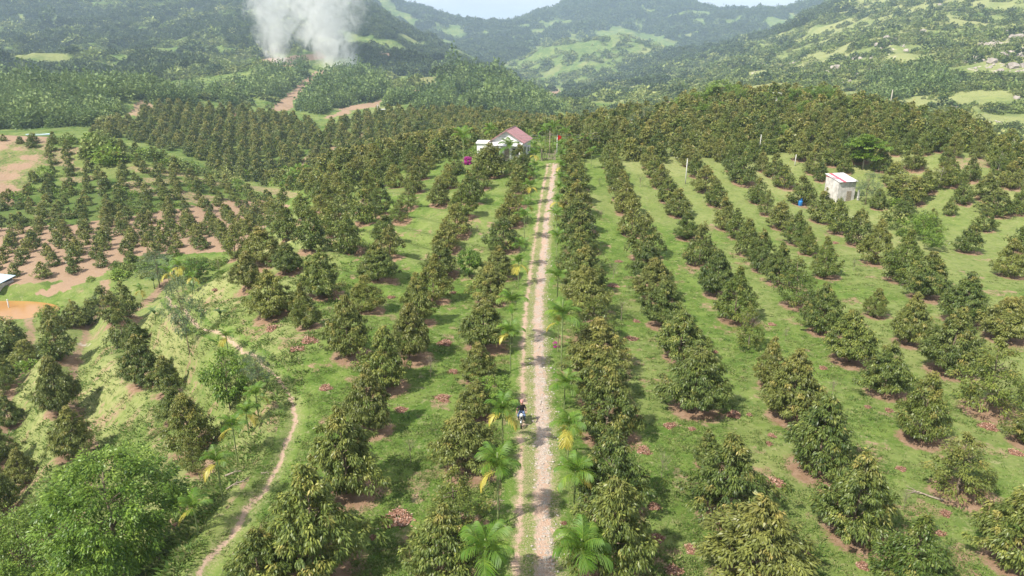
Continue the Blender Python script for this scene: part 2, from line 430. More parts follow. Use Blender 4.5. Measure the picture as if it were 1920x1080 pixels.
def leaf_mat(name, dark, mid_, light, bronze, b_amt=.3, under=(.16, .11, .05), rough=.42, trans=.25, vary=.25):
    m, nt, out = new_mat(name); b = N(nt)
    tint = b.attr('tint'); young = b.attr('young')
    rn = b.n('ShaderNodeObjectInfo').outputs['Random']
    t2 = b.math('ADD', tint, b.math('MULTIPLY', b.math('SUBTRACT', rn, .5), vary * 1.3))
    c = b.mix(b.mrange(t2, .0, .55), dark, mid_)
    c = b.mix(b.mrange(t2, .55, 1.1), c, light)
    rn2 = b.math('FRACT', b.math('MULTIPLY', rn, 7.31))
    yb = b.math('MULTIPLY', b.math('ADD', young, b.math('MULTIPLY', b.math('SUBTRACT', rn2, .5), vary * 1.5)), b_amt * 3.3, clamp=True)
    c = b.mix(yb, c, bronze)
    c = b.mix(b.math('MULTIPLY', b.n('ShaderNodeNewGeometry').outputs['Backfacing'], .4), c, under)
    p = b.principled(out, c, rough, .35)
    tr = b.n('ShaderNodeBsdfTranslucent'); b.l(b.mix(.5, c, light), tr.inputs['Color'])
    ms = b.n('ShaderNodeMixShader'); ms.inputs[0].default_value = trans
    b.l(p.outputs[0], ms.inputs[1]); b.l(tr.outputs[0], ms.inputs[2]); b.l(ms.outputs[0], out.inputs['Surface'])
    return m
M_durian = leaf_mat('durian_leaf', (.046, .084, .021), (.128, .172, .038), (.33, .355, .078), (.44, .33, .10), .26, under=(.11, .105, .045))
M_durian_yellow = leaf_mat('durian_leaf_pale', (.050, .095, .018), (.13, .18, .034), (.28, .31, .065), (.34, .28, .08), .3)
M_bright = leaf_mat('bright_leaf', (.036, .092, .013), (.140, .235, .030), (.36, .47, .075), (.24, .31, .06), .3, under=(.09, .14, .04))
M_grey = leaf_mat('grey_green_leaf', (.05, .085, .045), (.11, .16, .085), (.19, .25, .13), (.2, .22, .1), .2, under=(.13, .16, .10))
M_forest = leaf_mat('forest_leaf', (.024, .050, .016), (.055, .092, .027), (.105, .150, .042), (.13, .13, .045), .18, under=(.03, .05, .02), rough=.7, trans=.15, vary=.55)
M_acacia = leaf_mat('acacia_leaf', (.045, .092, .026), (.115, .180, .050), (.22, .30, .090), (.22, .26, .08), .2, under=(.07, .10, .04), rough=.6, vary=.75)
M_scrub = leaf_mat('scrub_leaf', (.060, .105, .024), (.155, .215, .050), (.27, .32, .09), (.36, .34, .13), .25, under=(.07, .10, .03), rough=.6, vary=.6)
M_palm = leaf_mat('palm_leaf', (.035, .10, .012), (.10, .21, .022), (.33, .44, .065), (.32, .32, .05), .15, under=(.10, .17, .04), rough=.5, trans=.35, vary=.2)
M_palm_y = leaf_mat('palm_leaf_yellow', (.30, .24, .035), (.44, .40, .07), (.58, .54, .14), (.5, .4, .1), .1, under=(.4, .33, .08), trans=.3, vary=.1)
M_banana = leaf_mat('banana_leaf', (.06, .13, .03), (.11, .20, .05), (.20, .30, .08), (.26, .25, .08), .15, under=(.12, .17, .07), vary=.2)
M_flower = leaf_mat('magenta_flower', (.35, .02, .22), (.5, .04, .32), (.62, .12, .45), (.5, .05, .3), .1, under=(.4, .04, .26), vary=.1)
M_drygrass = leaf_mat('dry_twig', (.16, .13, .07), (.26, .22, .12), (.36, .31, .18), (.3, .24, .12), .1, under=(.2, .16, .09), vary=.2)

def plain(name, col, rough=.8, spec=.2, var=.15, scale=6, metal=0, bstr=.2):
    m, nt, out = new_mat(name); b = N(nt)
    tc = b.n('ShaderNodeTexCoord').outputs['Object']
    nz = b.noise(tc, scale, 5, .65)
    d = tuple(x * (1 - var * 1.6) for x in col); l = tuple(min(1, x * (1 + var)) for x in col)
    b.principled(out, b.mix(b.mrange(nz, .3, .7), d, l), rough, spec, bump=nz, bstr=bstr, bdist=.02, metal=metal)
    return m
M_bark = plain('grey_brown_bark', (.21, .165, .12), .9, .1, .3, 9)
M_bark_pale = plain('pale_bark', (.42, .38, .32), .9, .1, .2, 6)
M_ptrunk = plain('green_palm_stem', (.20, .25, .10), .7, .2, .3, 8)
M_wall_white = plain('white_render', (.76, .76, .74), .85, .2, .07, 2)
M_wall_grey = plain('weathered_plaster', (.52, .49, .48), .9, .1, .18, 1.4)
M_concrete = plain('concrete_post', (.55, .54, .52), .9, .1, .15, 5)
M_glass = plain('dark_window_glass', (.03, .04, .05), .12, .5, .1, 2, bstr=0)
M_dark = plain('dark_metal', (.035, .035, .038), .45, .4, .2, 9)
M_rubber = plain('black_rubber', (.02, .02, .02), .8, .2, .2, 12)
M_chrome = plain('steel', (.55, .55, .56), .3, .5, .1, 4, metal=.9, bstr=0)
M_white_paint = plain('white_paint', (.75, .75, .74), .4, .4, .05, 4, bstr=.05)
M_redflag = plain('red_cloth', (.62, .04, .025), .8, .1, .1, 5)
M_blue = plain('blue_plastic', (.03, .22, .62), .4, .4, .12, 3, bstr=.05)
M_skin = plain('skin', (.42, .25, .17), .6, .3, .06, 5, bstr=.05)
M_shirt = plain('black_cloth', (.025, .022, .028), .9, .1, .2, 14)
M_jeans = plain('blue_denim', (.12, .17, .30), .9, .1, .2, 20)
M_cap = plain('pink_cap', (.50, .24, .22), .8, .1, .1, 10)
M_hair = plain('black_hair', (.015, .012, .010), .6, .3, .1, 20)
M_rock = plain('granite', (.35, .305, .275), .9, .15, .22, .45, bstr=.6)
M_stone = plain('track_stone', (.40, .355, .32), .92, .12, .25, 5, bstr=.3)
M_wood = plain('old_wood', (.30, .25, .20), .9, .1, .25, 7)
M_wire = plain('wire', (.2, .2, .2), .6, .2, .1, 3)

def ribbed(name, c1, c2=None, period=.22, stain=.25, split=None):
    """corrugated sheet: ridges come from geometry, this gives colour and stains"""
    m, nt, out = new_mat(name); b = N(nt)
    tc = b.n('ShaderNodeTexCoord').outputs['Object']
    nz = b.noise(tc, 1.2, 6, .7); n5 = b.noise(tc, 8, 4, .6)
    col = b.mix(b.math('MULTIPLY', b.mrange(nz, .4, .7), stain * 2), c1, tuple(x * .62 for x in c1))
    col = b.mix(b.math('MULTIPLY', b.mrange(n5, .5, .75), stain), col, tuple(x * .45 for x in c1))
    b.principled(out, col, .55, .3)
    return m
M_roof_red = ribbed('maroon_sheet_roof', (.36, .19, .20))
M_roof_zinc = ribbed('zinc_sheet_roof', (.58, .57, .59), stain=.4)
M_roof_red2 = ribbed('faded_red_sheet', (.52, .10, .14))
M_roof_blue = ribbed('pale_blue_sheet_roof', (.42, .54, .62))

m_litter, nt, out = new_mat('fallen_leaf'); b = N(nt)
t = b.attr('tint')
c = b.mix(b.mrange(t, 0, .6), (.13, .065, .042), (.34, .185, .13)); c = b.mix(b.mrange(t, .6, 1), c, (.50, .36, .29))
b.principled(out, c, .85, .15)
M_litter = m_litter

# ------------------------------------------------------------------ leafy crowns
def leaf_mesh(C, Dv, L, Wd, rs, tint, young, droop=.25, width_pow=1):
    """one bent diamond per leaf: C base, Dv direction, L length, Wd width"""
    n = len(C)
    Dv = Dv / np.linalg.norm(Dv, axis=1, keepdims=True)
    rv = rs.normal(size=(n, 3)) * .55 + np.array([0, 0, 1.0])
    S = np.cross(Dv, rv); S /= np.linalg.norm(S, axis=1, keepdims=True) + 1e-9
    L = L[:, None]; Wd = Wd[:, None]
    mid_ = C + Dv * L * .45
    tip = C + Dv * L; tip[:, 2] -= (L[:, 0] * droop)
    V = np.empty((n, 4, 3)); V[:, 0] = C; V[:, 1] = mid_ + S * Wd * .5; V[:, 2] = tip; V[:, 3] = mid_ - S * Wd * .5
    V[:, 1, 2] -= Wd[:, 0] * .12; V[:, 3, 2] -= Wd[:, 0] * .12
    Fc = np.arange(n * 4).reshape(n, 4)
    return V.reshape(-1, 3), Fc, np.repeat(tint, 4), np.repeat(young, 4)

def crown(name, mat, seed, rad=2.2, z0=.45, z1=5.5, ncl=150, nl=50, leaf=(.26, .10), shape='cone', irregular=.22, clr=.5, inner=.3, topyoung=1.0, hang=.5, flat=1.0, gaps=0):
    rs = np.random.RandomState(seed)
    C = []; O = []; Y = []
    gap_a = rs.uniform(0, 6.28, gaps); gap_f = rs.uniform(.15, .75, gaps); gap_r = rs.uniform(.25, .5, gaps)
    lob_a = rs.uniform(0, 6.28, 5); lob_h = rs.uniform(.1, .9, 5)
    while len(C) < ncl:
        f = rs.uniform(0, 1)
        a = rs.uniform(0, 2 * math.pi)
        if shape == 'cone':
            prof = min(1, (f / .20) ** .55) * (1 - max(0, (f - .20) / .80) ** 1.12) + .04
        elif shape == 'round':
            prof = math.sqrt(max(0, 1 - (2 * f - 1) ** 2)) * .98 + .04
        elif shape == 'umbrella':
            prof = (1 - f) ** .5
        else:
            prof = math.sqrt(max(0.01, 1 - abs(2 * (f ** 1.25) - 1) ** 2.2))
        if rs.uniform() > prof + .12: continue
        if gaps and np.any(np.hypot((a - gap_a + math.pi) % (2 * math.pi) - math.pi, (f - gap_f) * 3) < gap_r) and rs.uniform() < .85: continue
        bump = 1 + irregular * (math.sin(a * 3 + lob_a[0] + f * 5) * .45 + math.sin(a * 5 + lob_a[1] - f * 9) * .35 + math.sin(a * 2 + lob_a[2] + f * 13) * .35)
        bump *= 1 + irregular * rs.normal() * .35
        t = 1 - inner * rs.uniform() ** 2
        if rs.uniform() < .12: t *= .55
        r = rad * prof * bump * t
        C.append((r * math.cos(a), r * math.sin(a), z0 + f * (z1 - z0) + rs.normal() * .1 * rad / 2.2))
        O.append((math.cos(a), math.sin(a), .25 + f * .9 if shape == 'cone' else 2 * f - .7))
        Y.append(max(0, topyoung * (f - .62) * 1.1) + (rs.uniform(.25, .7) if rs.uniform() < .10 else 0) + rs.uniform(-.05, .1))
    C = np.array(C); O = np.array(O); O /= np.linalg.norm(O, axis=1, keepdims=True); Y = np.array(Y)
    ctint = rs.uniform(-.18, .18, ncl)
    idx = np.repeat(np.arange(ncl), nl); n = len(idx)
    off = rs.normal(size=(n, 3)); off /= np.linalg.norm(off, axis=1, keepdims=True)
    off *= (rs.uniform(0, 1, n) ** .45)[:, None] * clr * rs.uniform(.6, 1.25, ncl)[idx][:, None]
    off[:, 2] *= .72 * flat
    if shape == 'cone': off *= (1.12 - .5 * np.clip((C[idx][:, 2:3] - z0) / (z1 - z0), 0, 1))
    base = C[idx] + off
    d = off / clr * .8 + O[idx] * .55 + rs.normal(size=(n, 3)) * .35
    d[:, 2] -= hang
    L = leaf[0] * rs.uniform(.7, 1.3, n); Wd = leaf[1] * rs.uniform(.75, 1.25, n)
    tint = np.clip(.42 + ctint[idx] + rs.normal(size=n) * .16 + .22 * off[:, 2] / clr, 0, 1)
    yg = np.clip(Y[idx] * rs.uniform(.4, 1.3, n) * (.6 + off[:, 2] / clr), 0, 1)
    V, Fc, tt, yy = leaf_mesh(base, d, L, Wd, rs, tint, yg)
    return mesh_np(name, V, Fc, [mat], attrs={'tint': ('FLOAT', tt), 'young': ('FLOAT', yy)})

def tube(bm, pts, rads, sides=6, cap=True, mi=0):
    rings = []
    for i, (p, r) in enumerate(zip(pts, rads)):
        p = Vector(p)
        a = Vector(pts[max(i - 1, 0)]); c = Vector(pts[min(i + 1, len(pts) - 1)])
        t = (c - a).normalized()
        u = t.orthogonal().normalized() if i == 0 else (pu - t * pu.dot(t)).normalized()
        pu = u; v = t.cross(u)
        rings.append([bm.verts.new(p + (u * math.cos(2 * math.pi * k / sides) + v * math.sin(2 * math.pi * k / sides)) * r) for k in range(sides)])
    for a, c in zip(rings, rings[1:]):
        for k in range(sides):
            f = bm.faces.new((a[k], a[(k + 1) % sides], c[(k + 1) % sides], c[k])); f.smooth = True; f.material_index = mi
    if cap:
        bm.faces.new(rings[0][::-1]); bm.faces.new(rings[-1])

def bm_mesh(name, bm, mats):
    bmesh.ops.recalc_face_normals(bm, faces=bm.faces)
    m = bpy.data.meshes.new(name); bm.to_mesh(m); bm.free()
    for t in (mats if isinstance(mats, (list, tuple)) else [mats]): m.materials.append(t)
    return m

def trunk_mesh(name, seed, h=4.9, r=.11, nb=16, reach=1.7, mat=None, z0=.5, up=.35):
    rs = random.Random(seed); bm = bmesh.new()
    pts = []; x = y = 0
    for i in range(7):
        pts.append((x, y, -.25 + (h + .25) * i / 6)); x += rs.uniform(-.06, .06); y += rs.uniform(-.06, .06)
    tube(bm, pts, [r * (1.25 if i == 0 else 1 - i / 7.2) for i in range(7)], 8)
    for k in range(nb):
        f = rs.uniform(z0 / h, .88); a = k * 2.4 + rs.uniform(-.4, .4)
        z = f * h; L = reach * (1.12 - f) * rs.uniform(.75, 1.1)
        q = [(0, 0, z), (L * .5 * math.cos(a), L * .5 * math.sin(a), z + L * up * .6), (L * math.cos(a + .15), L * math.sin(a + .15), z + L * up)]
        tube(bm, q, [r * .42 * (1 - f * .5), r * .28, r * .1], 5)
    return bm_mesh(name, bm, mat or M_bark)

def bush_crown(name, mat, seed, n, rad=1.0, leaf=.3, squash=.8):
    rs = np.random.RandomState(seed)
    a = rs.normal(size=(n, 3)); a /= np.linalg.norm(a, axis=1, keepdims=True); a[:, 2] = np.abs(a[:, 2]) * 1.1 - .12
    lob = 1 + .22 * np.sin(a[:, 0] * 5 + seed) * np.cos(a[:, 1] * 6 + seed * 2) + .15 * np.sin(a[:, 2] * 9 + a[:, 0] * 7)
    r = rad * lob * (1 - .35 * rs.uniform(size=n) ** 2)
    C = a * r[:, None]; C[:, 2] *= squash; C[:, 2] += rad * .15
    d = a + rs.normal(size=(n, 3)) * .5; d[:, 2] -= .1
    tint = np.clip(.45 + .3 * np.sin(a[:, 0] * 6 + a[:, 1] * 5 + seed) * .6 + rs.normal(size=n) * .14 + .15 * a[:, 2], 0, 1)
    V, Fc, tt, yy = leaf_mesh(C, d, leaf * rs.uniform(.6, 1.4, n), leaf * .8 * rs.uniform(.6, 1.3, n), rs, tint, np.clip(rs.normal(size=n) * .2 + .05, 0, 1))
    return mesh_np(name, V, Fc, [mat], attrs={'tint': ('FLOAT', tt), 'young': ('FLOAT', yy)})

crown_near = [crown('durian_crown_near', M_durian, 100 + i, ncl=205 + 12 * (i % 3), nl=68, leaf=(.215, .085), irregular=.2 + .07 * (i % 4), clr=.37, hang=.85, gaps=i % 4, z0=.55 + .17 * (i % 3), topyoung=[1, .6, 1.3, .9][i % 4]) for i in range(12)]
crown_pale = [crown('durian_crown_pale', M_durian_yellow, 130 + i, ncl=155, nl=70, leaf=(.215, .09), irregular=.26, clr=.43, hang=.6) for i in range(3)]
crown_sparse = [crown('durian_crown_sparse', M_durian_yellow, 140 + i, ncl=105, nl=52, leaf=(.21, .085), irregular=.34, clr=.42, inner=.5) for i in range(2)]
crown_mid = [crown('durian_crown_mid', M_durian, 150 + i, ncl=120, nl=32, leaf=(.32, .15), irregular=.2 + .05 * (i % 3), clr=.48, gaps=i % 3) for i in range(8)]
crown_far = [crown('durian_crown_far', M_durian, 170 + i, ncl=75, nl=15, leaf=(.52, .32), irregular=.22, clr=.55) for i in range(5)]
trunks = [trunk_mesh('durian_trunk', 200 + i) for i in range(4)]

# ------------------------------------------------------------------ durian trees seen one by one: (foot x, foot y, crown width, top y) per row
ROWS = {
 'first row right of the track': [(1137,1078,172,880),(1140,950,135,790),(1136,822,122,682),(1125,752,118,640),(1123,698,112,600),(1107,640,95,547),(1097,592,90,490),(1090,548,86,455),(1087,512,84,423),(1085,472,78,390),(1084,438,72,365),(1080,408,66,338),(1078,382,60,318),(1076,358,56,300),(1074,338,50,285),(1071,322,46,272),(1068,306,42,255)],
 'second row right of the track': [(1405,1098,200,920),(1360,965,147,803),(1325,872,62,800),(1297,768,115,637),(1275,672,92,573),(1240,612,78,513),(1226,562,74,477),(1211,530,60,445),(1205,484,70,390),(1186,440,56,372),(1172,402,52,338),(1164,376,48,315),(1157,352,44,295),(1150,333,40,278),(1143,316,38,262)],
 'third row right of the track': [(1703,1108,140,957),(1598,1004,143,840),(1530,884,150,727),(1480,784,115,648),(1443,722,62,623),(1377,602,82,497),(1343,554,68,460),(1310,498,65,413),(1287,447,52,395),(1270,405,50,350),(1252,378,45,328),(1238,352,43,305),(1226,332,40,288),(1216,316,37,272)],
 'fourth row right of the track': [(1905,1060,155,887),(1795,928,135,800),(1718,824,97,690),(1655,738,86,633),(1592,678,100,573),(1542,624,80,527),(1493,574,80,477),(1458,534,57,453),(1430,508,57,427),(1400,478,50,403),(1380,446,42,388),(1360,430,50,362),(1342,386,46,335),(1324,358,50,305),(1306,332,42,283),(1292,312,36,268)],
 'fifth row right of the track': [(1925,832,92,745),(1850,772,125,623),(1773,698,100,573),(1703,644,78,543),(1638,594,44,537),(1547,520,56,443),(1512,476,44,423),(1493,458,54,393),(1463,429,53,373),(1437,404,38,352),(1418,380,42,330),(1391,345,54,284),(1372,322,36,270),(1350,304,35,255)],
 'sixth row right of the track': [(1880,636,90,560),(1800,604,90,503),(1735,560,83,467),(1687,527,75,430),(1640,494,65,407),(1607,460,58,387),(1570,438,50,367),(1537,416,53,352),(1503,384,53,325),(1470,352,42,305),(1453,332,42,285),(1430,322,30,280),(1411,304,35,258)],
 'loose rows at the far right': [(1925,602,52,540),(1890,518,56,443),(1812,473,50,415),(1917,474,50,405),(1747,433,36,388),(1693,412,42,358),(1780,404,23,360),(1865,403,54,350),(1843,433,38,385),(1910,402,40,345)],
 'block around the small shed': [(1500,300,42,245),(1523,325,36,270),(1537,340,28,300),(1560,310,44,258),(1582,326,28,280),(1653,322,36,280),(1675,348,46,300),(1677,292,25,250),(1703,282,36,235),(1730,290,30,245),(1710,318,46,270),(1760,284,52,222),(1787,294,30,240),(1773,312,28,275),(1817,340,36,290),(1830,296,30,245),(1707,382,48,330),(1803,382,36,330),(1847,374,46,320),(1892,352,42,300),(1645,392,34,350),(1735,360,40,315),(1433,280,24,240),(1915,312,40,262)],
 'first row left of the track': [(830,1092,150,935),(855,1000,128,862),(875,884,122,762),(890,782,72,705),(897,716,70,634),(905,652,96,553),(920,566,80,490),(933,522,58,457),(942,468,68,400),(955,422,58,362),(967,388,46,328),(973,360,44,305),(979,336,46,282),(973,326,52,268)],
 'second row left of the track': [(490,1118,135,985),(590,1078,185,862),(650,926,133,757),(692,808,92,680),(718,728,95,607),(767,672,88,560),(785,606,66,507),(812,564,66,477),(827,518,66,447),(835,472,56,410),(855,440,56,377),(866,404,56,340),(884,380,50,318),(898,354,46,298),(908,330,42,280),(914,332,64,262)],
 'third row left of the track': [(655,668,88,548),(688,582,66,510),(708,526,75,450),(733,479,55,420),(750,416,44,370),(765,388,42,340),(776,360,42,310),(788,336,38,292),(800,318,36,280),(822,384,48,330),(838,352,44,305),(852,328,40,284),(720,452,48,400)],
 'block left of third row': [(575,614,55,530),(508,594,87,500),(605,554,80,460),(465,542,57,467),(537,512,60,450),(495,492,72,417),(443,484,46,420),(583,468,67,387),(540,450,56,378),(630,442,66,372),(655,476,60,392),(683,416,56,350),(715,400,46,335),(475,450,50,398),(520,430,50,372),(600,424,54,362),(650,400,50,340),(570,410,46,356),(690,376,46,322),(610,390,46,338),(742,352,40,305),(706,352,42,300),(655,362,42,312),(625,352,40,305),(668,336,40,290),(770,322,36,282),(730,325,36,280),(590,370,40,325)],
 'terraces on near left slope': [(240,592,47,523),(213,604,50,545),(236,652,56,575),(270,722,76,620),(315,737,60,660),(115,776,76,653),(137,856,82,757),(362,842,100,727),(366,886,52,812),(85,1002,56,937),(4,962,70,850),(0,872,60,775),(8,740,42,670),(143,612,46,560),(175,608,42,556),(104,628,44,570),(112,672,68,595),(50,692,52,632),(12,722,50,660),(195,572,38,530),(32,662,46,600),(20,800,46,735),(30,1075,70,985),(330,790,58,720),(45,910,60,835),(262,660,48,600)],
}
ROW_ORD = ['nearest','second','third','fourth','fifth','sixth','seventh','eighth','ninth','tenth','eleventh','twelfth','thirteenth','fourteenth','fifteenth','sixteenth','seventeenth','eighteenth','nineteenth','twentieth','twenty-first','twenty-second','twenty-third','twenty-fourth','twenty-fifth','twenty-sixth','twenty-seventh','twenty-eighth']
trees = []      # dict per tree
for row, lst in ROWS.items():
    lst = sorted(lst, key=lambda t: -t[1])
    for k, (px, py, w, top) in enumerate(lst):
        dmin = 0
        if 'terraces' in row: dmin = 40
        X, Y, Z, d = ground_at(px, py, dmin)
        # height from the top line of the crown
        ang = PITCH + math.atan((top - 540) / F)
        diam = w * d / F * 1.03
        h = CAM_Z - math.tan(ang) * (math.hypot(Y, 0) + diam * .1) - Z
        h = min(max(h, diam * .95), diam * 1.55)
        trees.append(dict(X=X, Y=Y, Z=Z, d=d, diam=diam, h=h, row=row, k=k, px=px, py=py))
placed = np.array([(t['X'], t['Y']) for t in trees])

# further trees by area of the hillsides: world grids kept where they fall inside the planted areas
def area(poly, x0, x1, y0, y1, sx, sy, rot, jit, dmin, dmax, seed, gap=3.2):
    rs = np.random.RandomState(seed)
    gx, gy = np.meshgrid(np.arange(-260, 260, sx), np.arange(-260, 260, sy))
    gx = gx.ravel() + rs.normal(size=gx.size) * jit; gy = gy.ravel() + rs.normal(size=gy.size) * jit
    cx, cy_ = (x0 + x1) / 2, (y0 + y1) / 2
    X = cx + gx * math.cos(rot) - gy * math.sin(rot); Y = cy_ + gx * math.sin(rot) + gy * math.cos(rot)
    k = (X > x0) & (X < x1) & (Y > y0) & (Y < y1); X = X[k]; Y = Y[k]
    Z = Hq(X, Y); px, py, d = project(X, Y, Z)
    k = in_poly(px, py, poly) & (d > dmin) & (d < dmax)
    X, Y, Z, px, py, d = [a[k] for a in (X, Y, Z, px, py, d)]
    keep = np.array([np.min(np.hypot(placed[:, 0] - a, placed[:, 1] - c)) > gap for a, c in zip(X, Y)], bool) if len(X) else np.zeros(0, bool)
    return [a[keep] for a in (X, Y, Z, px, py, d)]

extra = []
def add_area(tag_, size, *a, **k):
    X, Y, Z, px, py, d = area(*a, **k)
    rs = np.random.RandomState(a[11])
    for i in range(len(X)):
        s = size * rs.uniform(.72, 1.22)
        extra.append(dict(X=X[i], Y=Y[i], Z=Z[i], d=d[i], diam=s, h=s * rs.uniform(1.1, 1.35), row=tag_, px=px[i], py=py[i], k=0))
HILL_L = [(-60, 262), (85, 262), (200, 272), (300, 298), (400, 338), (480, 362), (545, 380), (530, 395), (445, 462), (310, 484), (235, 503), (120, 520), (95, 545), (50, 520), (-60, 515), (-60, 365), (40, 360), (90, 285)]
add_area('terraced hill on the left', 2.35, HILL_L, -190, -30, 90, 230, 4.0, 4.7, .5, .6, 100, 205, 51)
add_area('dark grove on the rounded hill', 3.9, [(225, 235), (300, 200), (420, 208), (540, 226), (600, 243), (598, 260), (520, 345), (440, 335), (330, 285), (230, 262), (160, 252)], -300, -60, 190, 345, 4.6, 4.9, .35, .6, 205, 338, 52)
add_area('orchard ridge behind the house', 3.8, [(520, 350), (600, 250), (650, 226), (740, 214), (850, 214), (1000, 228), (1085, 234), (1080, 262), (990, 262), (880, 282), (700, 330), (560, 362)], -130, 50, 140, 345, 5.0, 5.4, .2, .6, 142, 340, 53)
add_area('wooded hillock on the upper right', 4.5, [(1085, 262), (1090, 235), (1250, 212), (1350, 182), (1500, 186), (1620, 212), (1750, 240), (1830, 262), (1800, 280), (1690, 268), (1600, 285), (1450, 262), (1300, 268), (1180, 285), (1090, 285)], 15, 170, 118, 230, 5.4, 5.6, .1, .8, 128, 232, 54)
add_area('hilltop behind the shed', 4.6, [(1620, 290), (1900, 290), (1935, 330), (1935, 352), (1600, 352)], 60, 130, 100, 150, 6.5, 6.5, .5, .9, 100, 150, 55)
add_area('upper right rows', 4.1, [(1085, 250), (1300, 250), (1800, 262), (1935, 300), (1935, 400), (1840, 395), (1640, 345), (1450, 300), (1085, 318)], 10, 130, 92, 175, 5.2, 5.6, -.06, .7, 92, 175, 57, 3.4)
add_area('rows before the house', 4.0, [(560, 372), (620, 318), (700, 292), (860, 268), (860, 300), (760, 330), (640, 372)], -70, 5, 95, 190, 5.2, 5.8, -.06, .6, 95, 180, 58, 3.4)
add_area('valley edge left', 3.2, [(380, 318), (430, 322), (560, 345), (600, 380), (545, 370), (470, 350)], -330, -70, 180, 330, 6.5, 6.5, .3, 1.2, 196, 330, 56)
nmain = len(trees)
for e in extra: e['pxs'] = e['diam'] / e['d'] * F
# what the ground hides does not count as in view
def hidden(e):
    t = np.linspace(.05, .97, 60)
    z = CAM_Z + (e['Z'] + e['h'] - CAM_Z) * t
    return bool(np.any(z < Hq(e['X'] * t, e['Y'] * t)))
extra = [e for e in extra if not hidden(e)]
extra.sort(key=lambda e: -e['pxs'])
n_ind = max(0, 298 - nmain)
ind = [e for e in extra[:n_ind]]
rest = extra[n_ind:]

# ------------------------------------------------------------------ tracks (centre lines)
track_px = [(1006, 1180), (1004, 1080), (1004, 950), (1003, 850), (1002, 760), (1000, 690), (1000, 620), (1005, 540), (1013, 470), (1020, 410), (1027, 360), (1033, 325), (1036, 306)]
tl = [ground_at(*p)[:2] for p in track_px]
tl = [(tl[0][0] - .06 * (tl[0][1] - y_), y_) for y_ in (-30, -18, -6, 3, 10, 16, 20)] + tl
path_px = [(330, 1175), (372, 1085), (415, 1030), (455, 980), (500, 915), (530, 860), (548, 815), (553, 775), (540, 740), (515, 705), (480, 672), (440, 645), (400, 622), (360, 598), (330, 577), (312, 556)]
pl = [ground_at(*p)[:2] for p in path_px]

def resample(pts, step):
    p = np.array(pts, float)
    # Catmull-Rom, then equal steps
    q = []
    for i in range(len(p) - 1):
        p0 = p[max(i - 1, 0)]; p1 = p[i]; p2 = p[i + 1]; p3 = p[min(i + 2, len(p) - 1)]
        for t in np.linspace(0, 1, 24, endpoint=False):
            q.append(.5 * ((2 * p1) + (-p0 + p2) * t + (2 * p0 - 5 * p1 + 4 * p2 - p3) * t ** 2 + (-p0 + 3 * p1 - 3 * p2 + p3) * t ** 3))
    q.append(p[-1]); q = np.array(q)
    s = np.concatenate([[0], np.cumsum(np.hypot(*np.diff(q, axis=0).T))])
    u = np.arange(0, s[-1], step)
    return np.stack([np.interp(u, s, q[:, 0]), np.interp(u, s, q[:, 1])], 1), u

# ------------------------------------------------------------------ ground sheets
gpx, gpy, gd = project(GX, GY, GZ)
rg = np.hypot(GX, GY)
nj = fbm(GX / 9, GY / 9, 3, 61); nk = fbm(GX / 40, GY / 40, 3, 62)
soil = np.zeros_like(GZ); dryv = np.zeros_like(GZ); lit = np.zeros_like(GZ); wild = np.zeros_like(GZ); rock = np.zeros_like(GZ)
def soft_poly(poly, lo=0, hi=1e9, blur=0):
    wx = (fbm(GX / 14, GY / 14, 3, 93) - .5) * 14 + (fbm(GX / 60, GY / 60, 3, 94) - .5) * 8; wy = (fbm(GX / 14, GY / 14, 3, 97) - .5) * 9
    return (in_poly(gpx + wx, gpy + wy, poly) & (gd > lo) & (gd < hi)).astype(float)
inview = (GY > 5)
# litter rings under the trees
for t in trees + ind:
    r_ = t['diam'] * .62
    s = np.hypot(GX - t['X'] - t['diam'] * .08, GY - t['Y'])
    if t['d'] < 130:
        j0 = max(0, int((math.log(max(R0, math.hypot(t['X'], t['Y']) - r_ - 1)) - lr[0]) / (lr[1] - lr[0])) - 1)
        j1 = min(NR, int((math.log(math.hypot(t['X'], t['Y']) + r_ + 1) - lr[0]) / (lr[1] - lr[0])) + 2)
        ss = s[j0:j1]
        lit[j0:j1] = np.maximum(lit[j0:j1], .82 * sstep(r_ * .98, r_ * .5, ss))
_sp = fbm(GX / 1.9, GY / 1.9, 3, 88)
lit = np.maximum(lit, .55 * sstep(.66, .74, _sp) * sstep(120, 90, rg) * (nj > .35))
soil = np.maximum(soil, .5 * sstep(.67, .75, fbm(GX / 2.6, GY / 2.6, 3, 89)) * sstep(140, 100, rg))
# dry grass: broad patches, more on the terraces and on the right
slope_left = sstep(-14, -22, GX + (GY - 40) * .1) * sstep(125, 100, rg)
dryv = np.clip(sstep(.52, .66, nk) * .5 + sstep(.5, .7, nj) * .35 + slope_left * (.12 + .5 * sstep(.45, .65, nj)), 0, 1) * sstep(260, 160, rg)
dryv = np.maximum(dryv, .45 * sstep(12, 25, GX - GY * .06) * sstep(.38, .6, nj) * sstep(140, 110, rg))
